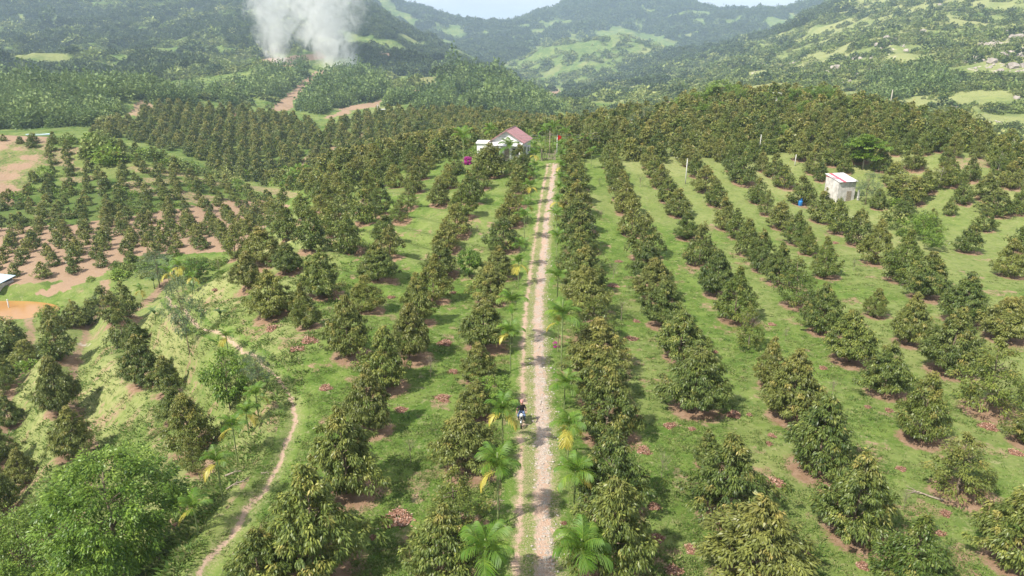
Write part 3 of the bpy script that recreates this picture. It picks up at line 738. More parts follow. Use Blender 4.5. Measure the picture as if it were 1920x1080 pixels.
# steeper faces of the terraces show soil
gz_r = np.gradient(GZ, axis=0) / np.gradient(rg, axis=0)
_m = (GX < -5) & (rg > 20) & (rg < 125) & (GY > 5)
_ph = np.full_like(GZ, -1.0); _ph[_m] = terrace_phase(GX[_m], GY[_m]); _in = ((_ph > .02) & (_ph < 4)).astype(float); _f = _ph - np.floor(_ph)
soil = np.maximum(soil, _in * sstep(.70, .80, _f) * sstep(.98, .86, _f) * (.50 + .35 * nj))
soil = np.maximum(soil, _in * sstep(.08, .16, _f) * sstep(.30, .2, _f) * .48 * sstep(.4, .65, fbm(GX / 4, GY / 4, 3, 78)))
dryv = np.maximum(dryv, 0)
soil = np.maximum(soil, slope_left * sstep(.55, .72, fbm(GX / 5, GY / 5, 3, 77)) * .45)
hl = soft_poly([(-300, 400), (20, 378), (75, 330), (98, 262), (90, 250), (-300, 245)], 130, 215); qq = GZ / 1.7; qq = qq - np.floor(qq)
soil = np.maximum(soil, hl * (.42 + .5 * sstep(.62, .3, np.abs(qq - .5) * 2) * sstep(.25, .5, nj) + .25 * sstep(.3, .6, nj)))
lo_l = soft_poly([(-300, 560), (120, 528), (250, 480), (450, 470), (545, 385), (470, 372), (300, 395), (150, 420), (-300, 440)], 100, 190)
soil = np.maximum(soil, lo_l * (.78 + .2 * sstep(.4, .6, fbm(GX / 16, GY / 5, 3, 66))))
mid_l = soft_poly(HILL_L, 100, 210); wild = np.maximum(wild, mid_l * (1 - lo_l) * .55 * sstep(.38, .55, nj))
soil = np.maximum(soil, mid_l * (1 - lo_l) * .52 * sstep(.5, .62, fbm(GX / 10, GY / 4, 3, 69)))
soil = np.maximum(soil, soft_poly([(60, 555), (175, 500), (225, 470), (250, 478), (190, 515), (90, 560)], 95, 140) * .9)
for poly, lo, hi, a in [([(505, 208), (585, 140), (600, 130), (632, 132), (575, 160), (540, 208)], 300, 900, .9),
                        ([(490, 112), (600, 98), (612, 106), (560, 122), (520, 130), (490, 124)], 500, 1300, .85),
                        ([(605, 220), (660, 196), (720, 186), (714, 200), (660, 208), (620, 222)], 300, 700, .9),
                        ([(400, 214), (405, 206), (460, 205), (462, 216), (430, 220)], 280, 500, .9),
                        ([(240, 215), (250, 190), (285, 183), (290, 205), (270, 222)], 280, 500, .62),
                        ([(690, 95), (735, 98), (738, 108), (700, 102)], 600, 1400, .8),
                        ([(750, 168), (830, 168), (835, 175), (750, 176)], 350, 900, .7),
                        ([(850, 200), (880, 180), (886, 184), (858, 203)], 350, 900, .7),
                        ([(560, 305), (640, 262), (690, 240), (700, 250), (650, 275), (590, 318)], 160, 340, .6),
                        ([(1010, 170), (1055, 168), (1056, 180), (1020, 182)], 600, 1500, .85),
                        ([(790, 145), (850, 143), (845, 152), (780, 165)], 400, 900, .45),
                        ([(1760, 300), (1900, 290), (1920, 310), (1780, 320)], 90, 180, .5),
                        ([(1250, 192), (1300, 190), (1300, 200), (1250, 204)], 300, 900, .7),
                        ([(440, 345), (520, 352), (590, 370), (560, 375), (450, 352)], 150, 300, .5)]:
    soil = np.maximum(soil, soft_poly(poly, lo, hi) * a)
for poly, lo, hi, a in [([(1600, 130), (1660, 55), (1720, 60), (1700, 95), (1640, 140), (1600, 150)], 350, 1200, .30),
                        ([(1770, 110), (1880, 70), (1960, 60), (1960, 145), (1850, 145)], 300, 1000, .36),
                        ([(1400, 140), (1430, 112), (1450, 118), (1430, 140)], 400, 1200, .35),
                        ([(1560, 130), (1590, 105), (1600, 130), (1570, 150)], 350, 1200, .35),
                        ([(1740, 210), (1860, 190), (1900, 240), (1780, 240)], 250, 600, .22)]:
    rock = np.maximum(rock, soft_poly(poly, lo, hi) * a)
rm = soft_poly([(1060, 190), (1160, 140), (1450, 60), (1600, -10), (2300, -200), (2300, 320), (1900, 290), (1750, 245), (1500, 180), (1300, 200)], 260, 1500)
dryv = np.maximum(dryv, rm * (.35 + .6 * sstep(.35, .6, fbm(GX / 40, GY / 40, 3, 64))))
farv = np.maximum(sstep(140, 210, rg), 0)
VERT_R = {}
fcv = farv.copy()
# track margins without grass
trk, _u = resample(tl, .5)
for (x, y) in trk[(np.hypot(*trk.T) > 20)][::2]:
    pass

def sheet(name, j0, j1):
    nth = len(th)
    V = np.stack([GX[j0:j1], GY[j0:j1], GZ[j0:j1]], -1).reshape(-1, 3)
    nr = j1 - j0
    a = np.arange(nr * nth).reshape(nr, nth)
    b2 = np.roll(a, -1, axis=1)
    Fc = np.stack([a[:-1], a[1:], b2[1:], b2[:-1]], -1).reshape(-1, 4)
    cov = np.stack([soil[j0:j1], dryv[j0:j1], lit[j0:j1], wild[j0:j1]], -1).reshape(-1, 4)
    if j0 == 0:            # close the disc under the camera
        c = len(V); V = np.vstack([V, [[0, 0, float(height_raw(np.array([0.]), np.array([0.]))[0])]]]); cov = np.vstack([cov, [[0, 0, 0, 0]]])
    m = mesh_np(name, V, Fc[:, ::-1], [m_ground], smooth=True,
                attrs={'cover': ('FLOAT_COLOR', cov), 'far': ('FLOAT', np.append(fcv[j0:j1].ravel(), [0] * (1 if j0 == 0 else 0))),
                       'rock': ('FLOAT', np.append(rock[j0:j1].ravel(), [0] * (1 if j0 == 0 else 0)))})
    if j0 == 0:
        bm = bmesh.new(); bm.from_mesh(m); bm.verts.ensure_lookup_table()
        for i in range(nth): bm.faces.new((bm.verts[c], bm.verts[(i + 1) % nth], bm.verts[i])).smooth = True
        bm.normal_update(); bm.to_mesh(m); bm.free()
    o = link(bpy.data.objects.new(name, m)); o['kind'] = 'structure'
    return o
jA = int(np.searchsorted(rr, 235)); jB = int(np.searchsorted(rr, 820))
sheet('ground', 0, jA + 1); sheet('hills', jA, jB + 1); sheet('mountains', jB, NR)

# ------------------------------------------------------------------ dirt track and footpath
def strip(name, line, half, ncross, step, mat, lift=.05, wob=.25, seed=1):
    c, u = resample(line, step)
    t = np.gradient(c, axis=0); t /= np.linalg.norm(t, axis=1, keepdims=True)
    nrm = np.stack([t[:, 1], -t[:, 0]], 1)
    s = np.linspace(-1, 1, ncross)
    hw = half * (1 + wob * (fbm(u / 1.3, u * 0 + seed, 3, seed) - .5) * 2)
    X = c[:, 0, None] + nrm[:, 0, None] * s * hw[:, None]; Y = c[:, 1, None] + nrm[:, 1, None] * s * hw[:, None]
    Z = Hq(X, Y) + lift * (1 - .75 * np.abs(s[None, :]) ** 6)
    rB = np.hypot(X, Y); back = (Y < 8)
    if back.any(): Z[back] = height_raw(X[back], Y[back]) + lift
    V = np.stack([X, Y, Z], -1).reshape(-1, 3); n = len(c)
    a = np.arange(n * ncross).reshape(n, ncross)
    Fc = np.stack([a[:-1, :-1], a[:-1, 1:], a[1:, 1:], a[1:, :-1]], -1).reshape(-1, 4)
    uv = np.stack([np.broadcast_to(s * half, X.shape), np.broadcast_to(u[:, None], X.shape), np.broadcast_to(s, X.shape)], -1).reshape(-1, 3)
    m = mesh_np(name, V, Fc, [mat], smooth=True, attrs={'lane': ('FLOAT_VECTOR', uv)})
    o = link(bpy.data.objects.new(name, m)); o['kind'] = 'structure'
    return c, u, nrm

m_track, nt, out = new_mat('dirt_track_earth'); b = N(nt)
pos = b.n('ShaderNodeNewGeometry').outputs['Position']
gc, gh = grass_group(b)
la = b.n('ShaderNodeAttribute'); la.attribute_name = 'lane'
sp = b.n('ShaderNodeSeparateXYZ'); b.l(la.outputs['Vector'], sp.inputs[0])
U, Vv, S = sp.outputs
cmb = b.n('ShaderNodeCombineXYZ'); b.l(Vv, cmb.inputs[1])
w1 = b.math('MULTIPLY', b.math('SUBTRACT', b.noise(cmb.outputs[0], .09, 3), .5), 1.3)
w2 = b.math('MULTIPLY', b.math('SUBTRACT', b.noise(cmb.outputs[0], .5, 3), .5), .35)
n1 = b.noise(pos, 2.3, 5, .65); n2 = b.noise(pos, 11, 4, .7); n0 = b.noise(pos, .6, 4, .6)
edge = b.math('MULTIPLY', b.math('SUBTRACT', b.math('ADD', b.math('ADD', n1, n2), n0), 1.5), 1.0)
def band(center, half):
    d_ = b.math('ABSOLUTE', b.math('SUBTRACT', b.math('ADD', U, w2), center))
    return b.mrange(b.math('ADD', d_, edge), half + .10, half - .10)
rut_l = band(-.85, .10)
main = band(b.math('ADD', b.math('MULTIPLY', w1, .5), .32), .20)
sides = band(b.math('ADD', b.math('MULTIPLY', w1, .45), .47), .41)
mar = band(b.math('ADD', 0.0, .1), 1.35)
earth = b.mix(n1, (.36, .25, .19), (.46, .34, .27)); earth = b.mix(b.math('MULTIPLY', b.mrange(n2, .5, .75), .5), earth, (.28, .185, .14))
earth = b.mix(b.mrange(n0, .52, .7), earth, (.40, .25, .17))
vor = b.n('ShaderNodeTexVoronoi'); b.l(pos, vor.inputs['Vector']); vor.inputs['Scale'].default_value = 7
vc = b.n('ShaderNodeTexVoronoi', feature='DISTANCE_TO_EDGE'); b.l(pos, vc.inputs['Vector']); vc.inputs['Scale'].default_value = 7
sepv = b.n('ShaderNodeSeparateColor'); b.l(vor.outputs['Color'], sepv.inputs[0])
st = b.mix(sepv.outputs[0], (.33, .28, .245), (.48, .43, .39)); st = b.mix(b.mrange(vc.outputs['Distance'], .09, .0), st, (.24, .19, .14))
thin = b.mix(b.mrange(n2, .42, .60), gc, (.34, .27, .18))
col = b.mix(b.math('MULTIPLY', mar, .75), gc, thin)
col = b.mix(b.math('MULTIPLY', sides, b.mrange(n0, .2, .5), clamp=True), col, b.mix(b.mrange(n1, .42, .58), earth, st))
col = b.mix(main, col, b.mix(b.mrange(b.noise(pos, .35, 3), .47, .56), earth, b.mix(.55, earth, st)))
col = b.mix(rut_l, col, earth)
b.principled(out, col, .95, .1, bump=b.math('ADD', gh, b.math('MULTIPLY', vc.outputs['Distance'], 1.5)), bstr=.6, bdist=.06)
tc_, tu_, tn_ = strip('dirt_track', tl, 1.95, 15, .25, m_track, lift=.06, wob=.10, seed=3)

m_path, nt, out = new_mat('footpath_earth'); b = N(nt)
pos = b.n('ShaderNodeNewGeometry').outputs['Position']
gc, gh = grass_group(b)
la = b.n('ShaderNodeAttribute'); la.attribute_name = 'lane'
sp = b.n('ShaderNodeSeparateXYZ'); b.l(la.outputs['Vector'], sp.inputs[0])
n1 = b.noise(pos, 2.6, 5, .65); n2 = b.noise(pos, 10, 4, .7)
edge = b.math('MULTIPLY', b.math('SUBTRACT', b.math('ADD', n1, n2), 1.0), .5)
mid_u = b.math('ADD', sp.outputs[0], b.math('MULTIPLY', b.math('SUBTRACT', b.noise(pos, .45, 3), .5), .9))
m1 = b.mrange(b.math('ADD', b.math('ABSOLUTE', mid_u), b.math('MULTIPLY', edge, 1.3)), .20, .05)
m2_ = b.mrange(b.math('ADD', b.math('ABSOLUTE', sp.outputs[0]), b.math('MULTIPLY', edge, 2.2)), .85, .3)
earth = b.mix(n1, (.34, .235, .17), (.44, .32, .25))
col = b.mix(b.math('MULTIPLY', b.math('MULTIPLY', m2_, b.mrange(n2, .42, .62)), .6), gc, b.mix(n2, (.27, .24, .12), (.36, .29, .19)))
col = b.mix(m1, col, earth)
b.principled(out, col, .95, .1, bump=gh, bstr=.5, bdist=.05)
strip('footpath', pl, .95, 9, .25, m_path, lift=.06, wob=.15, seed=7)

# loose stones along the track: too many to count
def rock_mesh(name, seed, mat, sub=1, sq=.6):
    rs = random.Random(seed); bm = bmesh.new(); bmesh.ops.create_icosphere(bm, subdivisions=sub, radius=1)
    for v in bm.verts:
        v.co *= rs.uniform(.72, 1.2); v.co.z *= sq
        v.co.x = max(min(v.co.x, .85), -.8); v.co.y = max(min(v.co.y, .9), -.75)
    return bm_mesh(name, bm, mat)

hidden_col = {}
def scatter(name, meshes, pts, rot, scl, idx, label=None, kind='stuff'):
    col = bpy.data.collections.new(name + '_source')
    for i, m in enumerate(meshes):
        col.objects.link(bpy.data.objects.new('%s_source_%02d' % (name, i), m))
    pts = np.asarray(pts, float); n = len(pts)
    pm = bpy.data.meshes.new(name); pm.vertices.add(n); pm.vertices.foreach_set('co', pts.astype(np.float32).ravel())
    for an, ty, key, arr in (('irot', 'FLOAT_VECTOR', 'vector', rot), ('iscl', 'FLOAT_VECTOR', 'vector', scl), ('iidx', 'INT', 'value', idx)):
        a = pm.attributes.new(an, ty, 'POINT'); a.data.foreach_set(key, np.asarray(arr, np.float32 if ty != 'INT' else np.int32).ravel())
    pm.update()
    o = link(bpy.data.objects.new(name, pm)); o['kind'] = kind
    if label: o['label'] = label
    ng = bpy.data.node_groups.new(name + '_nodes', 'GeometryNodeTree')
    ng.interface.new_socket('Geometry', in_out='INPUT', socket_type='NodeSocketGeometry')
    ng.interface.new_socket('Geometry', in_out='OUTPUT', socket_type='NodeSocketGeometry')
    gi = ng.nodes.new('NodeGroupInput'); go_ = ng.nodes.new('NodeGroupOutput')
    ci = ng.nodes.new('GeometryNodeCollectionInfo'); ci.inputs['Collection'].default_value = col
    ci.inputs['Separate Children'].default_value = True; ci.inputs['Reset Children'].default_value = True
    ip = ng.nodes.new('GeometryNodeInstanceOnPoints'); ip.inputs['Pick Instance'].default_value = True
    def na(nm, dt):
        x = ng.nodes.new('GeometryNodeInputNamedAttribute'); x.data_type = dt; x.inputs['Name'].default_value = nm
        return x.outputs['Attribute']
    L = ng.links.new
    er = ng.nodes.new('FunctionNodeEulerToRotation')
    L(na('irot', 'FLOAT_VECTOR'), er.inputs[0]); L(er.outputs[0], ip.inputs['Rotation'])
    L(na('iscl', 'FLOAT_VECTOR'), ip.inputs['Scale']); L(na('iidx', 'INT'), ip.inputs['Instance Index'])
    L(gi.outputs[0], ip.inputs['Points']); L(ci.outputs[0], ip.inputs['Instance']); L(ip.outputs[0], go_.inputs[0])
    md = o.modifiers.new('scatter', 'NODES'); md.node_group = ng
    return o

rs = np.random.RandomState(4)
k = rs.randint(0, len(tc_), 9000)
k = k[(np.hypot(tc_[k, 0], tc_[k, 1]) > 22) & (tc_[k, 1] > 15)]
dense = np.interp(tu_[k], [tu_[-1] * .0, tu_[-1]], [1, 1]) * (.35 + .9 * (fbm(tu_[k] / 9, tu_[k] * 0, 2, 9) > .45)) * np.interp(tc_[k, 1], [20, 75, 95, 130], [1, 1, .35, .1])
k = k[rs.uniform(size=len(k)) < dense]
uo = np.where(rs.uniform(size=len(k)) < .8, rs.normal(size=len(k)) * .34 + .62, rs.uniform(-.5, 1.7, len(k)))
X = tc_[k, 0] + tn_[k, 0] * uo + rs.normal(size=len(k)) * .1; Y = tc_[k, 1] + tn_[k, 1] * uo
Z = Hq(X, Y) + .05
s = np.clip(rs.lognormal(math.log(.05), .45, len(k)), .02, .15)
scatter('track_stones', [rock_mesh('track_stone', 300 + i, M_stone) for i in range(5)], np.stack([X, Y, Z], 1),
        rs.uniform(0, 6.28, (len(k), 3)) * np.array([.15, .15, 1]), s[:, None] * rs.uniform(.7, 1.3, (len(k), 3)), rs.randint(0, 5, len(k)), 'loose pale stones strewn along the dirt track')

# ------------------------------------------------------------------ pond
m_water, nt, out = new_mat('muddy_water'); b = N(nt)
pos = b.n('ShaderNodeNewGeometry').outputs['Position']
nz = b.noise(pos, .35, 3); wv = b.noise(pos, 2.2, 3)
b.principled(out, b.mix(nz, (.33, .165, .055), (.42, .225, .08)), .16, .4, bump=wv, bstr=.08, bdist=.03)
bm = bmesh.new()
vsx = []
for i in range(40):
    a = 2 * math.pi * i / 40
    vsx.append(bm.verts.new((POND_C[0] + 10.6 * math.cos(a), POND_C[1] + 4.85 * math.sin(a), POND_Z)))
bm.faces.new(vsx)
o = link(bpy.data.objects.new('pond_water', bm_mesh('pond_water', bm, m_water))); o['kind'] = 'structure'

# ------------------------------------------------------------------ trees
def look_words(t, kind):
    rel = t['diam'] / 4.3
    f = t['h'] / t['diam']
    a = 'big' if rel > 1.12 else ('small' if rel < .8 else ('tall' if f > 1.35 else ('broad' if f < 1.1 else 'mid-sized')))
    return a + ' ' + {'pale': 'yellow-green', 'sparse': 'thin yellowing', 'dark': 'olive'}[kind] + ' durian'

PALE = {(1377, 602), (1493, 458), (1512, 476), (1547, 520), (1703, 1108), (1718, 824), (1890, 518), (575, 614)}
SPARSE = {(1795, 928), (366, 886)}
first = {}
def durian(t, label, group, crown_m, trunk_m):
    """the first tree of each sort is built, the others are copies of it and of its parts"""
    sx = t['diam'] / 5.0; sz = t['h'] / 5.6
    if 'proto' not in first:
        root = empty('durian_tree', (0, 0, 0))
        cr = link(bpy.data.objects.new('crown', crown_m), root); tr = link(bpy.data.objects.new('trunk', trunk_m), root)
        first['proto'] = (root, cr, tr)
    else:
        p = first['proto']
        root = p[0].copy(); scene.collection.objects.link(root)
        cr = p[1].copy(); cr.data = crown_m; scene.collection.objects.link(cr); cr.parent = root
        tr = p[2].copy(); tr.data = trunk_m; scene.collection.objects.link(tr); tr.parent = root
    root.location = (t['X'], t['Y'], t['Z'] - .05); root.rotation_euler = (rnd.uniform(-.07, .07), rnd.uniform(-.07, .07), rnd.uniform(0, 6.28))
    root.scale = (sx, sx * rnd.uniform(.88, 1.12), sz)
    prop(root, label, 'tree', group)
    return root

for t in trees:
    key = (t['px'], t['py'])
    kind = 'pale' if key in PALE else ('sparse' if key in SPARSE else 'dark')
    if kind == 'dark' and rnd.random() < .07 and t['d'] < 110: kind = 'pale'
    elif kind == 'dark' and rnd.random() < .04 and t['d'] < 110: kind = 'sparse'
    if kind == 'pale': cm = rnd.choice(crown_pale)
    elif kind == 'sparse': cm = rnd.choice(crown_sparse)
    elif t['d'] < 82: cm = rnd.choice(crown_near)
    else: cm = rnd.choice(crown_mid)
    od = ROW_ORD[min(t['k'], len(ROW_ORD) - 1)]
    lab = '%s, %s from the front in %s' % (look_words(t, kind), od if t['k'] else 'first', t['row'])
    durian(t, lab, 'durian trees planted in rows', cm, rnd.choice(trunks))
for i, e in enumerate(ind):
    where = e['row']
    pool = sorted(q['px'] for q in ind if q['row'] == where); nq = len(pool)
    fq = pool.index(e['px']) / max(1, nq - 1)
    lat = ['left end', 'left part', 'middle', 'right part', 'right end'][min(4, int(fq * 5))] if nq > 8 else 'middle'
    pool2 = sorted(q['py'] for q in ind if q['row'] == where); fv_ = pool2.index(e['py']) / max(1, nq - 1)
    dep = ('back', 'middle depth', 'front')[min(2, int(fv_ * 3))] if nq > 8 else 'front'
    e_lab = 'olive durian tree, %s and %s of %s' % (dep, lat, where.replace('orchard ridge behind the house', 'the ridge behind the house').replace('wooded', 'the wooded').replace('terraced', 'the terraced'))
    durian(e, e_lab, 'durian trees, %s, %s, on the %s' % (dep, lat, where), rnd.choice(crown_mid), rnd.choice(trunks))

rs = np.random.RandomState(8)
n = len(rest)
pts = np.array([(e['X'], e['Y'], e['Z'] - .1) for e in rest])
rot = np.zeros((n, 3)); rot[:, 2] = rs.uniform(0, 6.28, n)
sc_ = np.array([(e['diam'] / 4.5, e['diam'] / 4.5, e['h'] / 5.6) for e in rest])
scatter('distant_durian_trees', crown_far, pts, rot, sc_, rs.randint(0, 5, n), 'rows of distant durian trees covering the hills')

# ------------------------------------------------------------------ forest, acacia stands and scrub on the far slopes
forest_m = [bush_crown('forest_crown', M_forest, 400 + i, 150, 1, .42, 1.15) for i in range(5)]
acacia_m = [bush_crown('acacia_crown', M_acacia, 410 + i, 170, 1, .34, 1.6) for i in range(4)]
scrub_m = [bush_crown('scrub_bush', M_scrub, 420 + i, 110, 1, .40, .75) for i in range(4)]

FOREST = [  # polygons (as seen), depth limits, share covered
 ([(-400, 170), (-400, -300), (660, -300), (705, 5), (790, 68), (870, 112), (950, 160), (880, 150), (760, 140), (720, 145), (690, 120), (560, 90), (480, 110), (440, 100), (360, 130), (250, 165)], 560, 2300, .90),
 ([(690, -60), (900, -60), (1000, -60), (1060, -90), (1280, -90), (1400, -40), (1390, 60), (1300, 90), (1240, 70), (1160, 50), (1080, 65), (1000, 90), (960, 110), (900, 140), (840, 100), (760, 40)], 1400, 4200, .88),
 ([(1380, 30), (1420, -20), (1520, -60), (1600, -10), (1700, -60), (1560, 30), (1470, 60), (1380, 98), (1300, 118), (1160, 140), (1170, 118), (1260, 95), (1340, 72)], 1000, 3000, .95),
 ([(860, 130), (960, 160), (1060, 190), (1200, 180), (1260, 145), (1240, 125), (1140, 150), (1020, 168), (960, 140), (900, 120)], 800, 1700, .75),
 ([(690, 60), (760, 90), (860, 125), (840, 138), (720, 140)], 700, 1500, .95),
]
ACACIA = [
 ([(-400, 240), (-400, 150), (0, 165), (250, 160), (370, 182), (365, 200), (300, 195), (240, 215), (200, 235), (0, 243)], 280, 560, .95),
 ([(350, 165), (480, 150), (540, 170), (520, 205), (430, 200)], 400, 700, .5),
 ([(560, 205), (625, 140), (700, 150), (730, 175), (700, 190), (620, 205), (600, 215)], 380, 760, .85),
 ([(420, 165), (480, 125), (580, 125), (570, 150), (510, 200), (450, 190)], 480, 900, .5),
 ([(830, 160), (850, 138), (930, 147), (1010, 187), (1070, 215), (1000, 225), (860, 215), (870, 190), (800, 180)], 400, 780, .85),
 ([(720, 205), (740, 185), (800, 175), (850, 190), (860, 210), (740, 212)], 390, 620, .8),
 ([(760, 152), (840, 130), (930, 140), (960, 155), (850, 142)], 560, 1000, .6),
 ([(1600, 175), (1660, 140), (1710, 150), (1710, 185), (1640, 195)], 300, 560, .9),
 ([(1710, 180), (1730, 130), (1780, 150), (1780, 180)], 300, 520, .7),
]
SCRUB = [
 ([(1060, 190), (1160, 140), (1450, 60), (1600, -10), (2300, -200), (2300, 320), (1900, 290), (1750, 245), (1500, 180), (1300, 200), (1080, 225)], 260, 1500, .62),
 ([(960, 165), (1080, 92), (1160, 60), (1240, 95), (1240, 140), (1020, 175)], 1200, 1800, .22),
 ([(1100, 110), (1180, 100), (1220, 130), (1140, 150), (1100, 140)], 1200, 1800, .6),
 ([(560, 200), (760, 110), (850, 135), (740, 190)], 400, 1000, .45),
 ([(960, 110), (1060, 60), (1140, 62), (1020, 150), (950, 150)], 1400, 2400, .25),
 ([(200, 210), (500, 150), (520, 205), (400, 205)], 300, 700, .35),
 ([(0, 0), (600, 0), (560, 120), (240, 165), (0, 150)], 560, 2300, .6),
]
rs = np.random.RandomState(77)
def polar_pts(n, r0, r1, a0=-46, a1=46):
    t_ = R(a0) + rs.uniform(size=n) * R(a1 - a0); l_ = math.log(r0) + rs.uniform(size=n) * math.log(r1 / r0)
    X = np.exp(l_) * np.sin(t_); Y = np.exp(l_) * np.cos(t_)
    Z = Hq(X, Y); px, py, d = project(X, Y, Z)
    return X, Y, Z, px, py, d
def take(areas, X, Y, Z, px, py, d, nscale, seed):
    p = np.zeros(len(X))
    nz = fbm(X / nscale, Y / nscale, 4, seed)
    for poly, lo, hi, a in areas:
        m = in_poly(px, py, poly) & (d > lo) & (d < hi)
        p = np.where(m, np.maximum(p, a), p)
    return nz < (.36 + .30 * p) * (p > 0)
def bare(X, Y):
    t_ = np.arctan2(X, Y); l_ = np.log(np.hypot(X, Y))
    i = np.clip(((t_ - TH0) / (TH1 - TH0) * (NTH - 1)).round().astype(int), 0, NTH - 1); j = np.clip(((l_ - lr[0]) / (lr[1] - lr[0])).round().astype(int), 0, NR - 1)
    return soil[j, i] > .35
A = polar_pts(140000, 520, 4000)
k = take(FOREST, *A, 90, 81) & ~bare(A[0], A[1])
DOME = [(985, 165), (1040, 118), (1080, 88), (1120, 62), (1160, 54), (1200, 62), (1245, 92), (1190, 108), (1150, 120), (1110, 165)]
k &= ~(in_poly(A[3], A[4], DOME) & (A[5] > 1150) & (A[5] < 1760))
X, Y, Z, px, py, d = [a[k] for a in A]
s = np.maximum(4.6, d * .0042) * rs.uniform(.7, 1.35, len(X))
rot = np.zeros((len(X), 3)); rot[:, 2] = rs.uniform(0, 6.28, len(X))
scatter('mountain_forest', forest_m, np.stack([X, Y, Z], 1), rot, s[:, None] * np.stack([np.ones(len(X)), np.ones(len(X)), rs.uniform(.8, 1.3, len(X))], 1), rs.randint(0, 5, len(X)), 'dark forest covering the mountains')
A = polar_pts(60000, 270, 1000)
k = take(ACACIA, *A, 35, 82) & ~bare(A[0], A[1]) & ~bare(A[0], A[1] + 10) & ~bare(A[0] + 4, A[1] + 5) & ~bare(A[0] - 5, A[1] + 3)
X, Y, Z, px, py, d = [a[k] for a in A]
s = np.clip(d * .0060, 2.1, 3.8) * rs.lognormal(0, .3, len(X))
rot = np.zeros((len(X), 3)); rot[:, 2] = rs.uniform(0, 6.28, len(X))
scatter('plantation_forest', acacia_m, np.stack([X, Y, Z], 1), rot, s[:, None] * np.stack([np.ones(len(X)), np.ones(len(X)), rs.uniform(.9, 1.5, len(X))], 1), rs.randint(0, 4, len(X)), 'mid green plantation forest on the hills')
A = polar_pts(150000, 240, 2400)
k = take(SCRUB, *A, 26, 83) & ~bare(A[0], A[1])
X, Y, Z, px, py, d = [a[k] for a in A]
s = np.maximum(1.2, d * .0033) * rs.lognormal(0, .45, len(X))
rot = np.zeros((len(X), 3)); rot[:, 2] = rs.uniform(0, 6.28, len(X))
mix_i = np.where(rs.uniform(size=len(X)) < .86, rs.randint(0, 4, len(X)), rs.randint(4, 6, len(X)))
scatter('hillside_scrub', scrub_m + forest_m[:2], np.stack([X, Y, Z], 1), rot, s[:, None] * rs.uniform(.8, 1.2, (len(X), 3)), mix_i, 'scrub and scattered trees on the grassy slopes')

# near undergrowth: hedges, valley bushes and weeds on the left hill
UNDER = [
 ([(80, 540), (120, 515), (200, 500), (240, 490), (235, 520), (160, 530), (100, 545)], 90, 140, .95),
 ([(230, 500), (300, 470), (420, 470), (420, 520), (360, 530), (300, 520), (230, 520)], 70, 115, .8),
 ([(440, 345), (540, 360), (620, 345), (560, 330), (480, 320)], 150, 260, .7),
 ([(0, 560), (90, 560), (90, 572), (0, 580)], 95, 125, .9),
 (HILL_L, 110, 210, .45),
 ([(1600, 365), (1700, 380), (1760, 450), (1720, 470), (1660, 420), (1610, 390)], 80, 140, .35),
 ([(1100, 262), (1300, 235), (1800, 255), (1900, 300), (1700, 290), (1500, 270), (1150, 290)], 128, 230, .6),
 ([(1080, 236), (1340, 160), (1620, 190), (1800, 245), (1700, 235), (1500, 185), (1340, 180), (1100, 245)], 150, 300, .85),
 ([(840, 300), (1000, 285), (1060, 290), (1100, 260), (880, 262)], 125, 190, .6),
 ([(0, 640), (60, 660), (60, 700), (0, 690)], 70, 110, .9),
]
A = polar_pts(26000, 60, 330)
k = take(UNDER, *A, 7, 84)
k &= ~(bare(A[0], A[1]) & (A[3] < 600))
k &= np.hypot(A[0] - POND_C[0], (A[1] - POND_C[1]) * 2) > 14.5
X, Y, Z, px, py, d = [a[k] for a in A]
s = np.where(d > 180, 1.7, .75) * rs.lognormal(0, .35, len(X))
rot = np.zeros((len(X), 3)); rot[:, 2] = rs.uniform(0, 6.28, len(X))
under_m = [bush_crown('undergrowth_bush', M_scrub, 430 + i, 260, 1, .26, .8) for i in range(4)] + [bush_crown('undergrowth_bush_green', M_bright, 440 + i, 260, 1, .26, .8) for i in range(2)]
scatter('undergrowth', under_m, np.stack([X, Y, Z], 1), rot, s[:, None] * rs.uniform(.8, 1.2, (len(X), 3)), rs.randint(0, 6, len(X)), 'undergrowth of bushes and weeds between the trees')
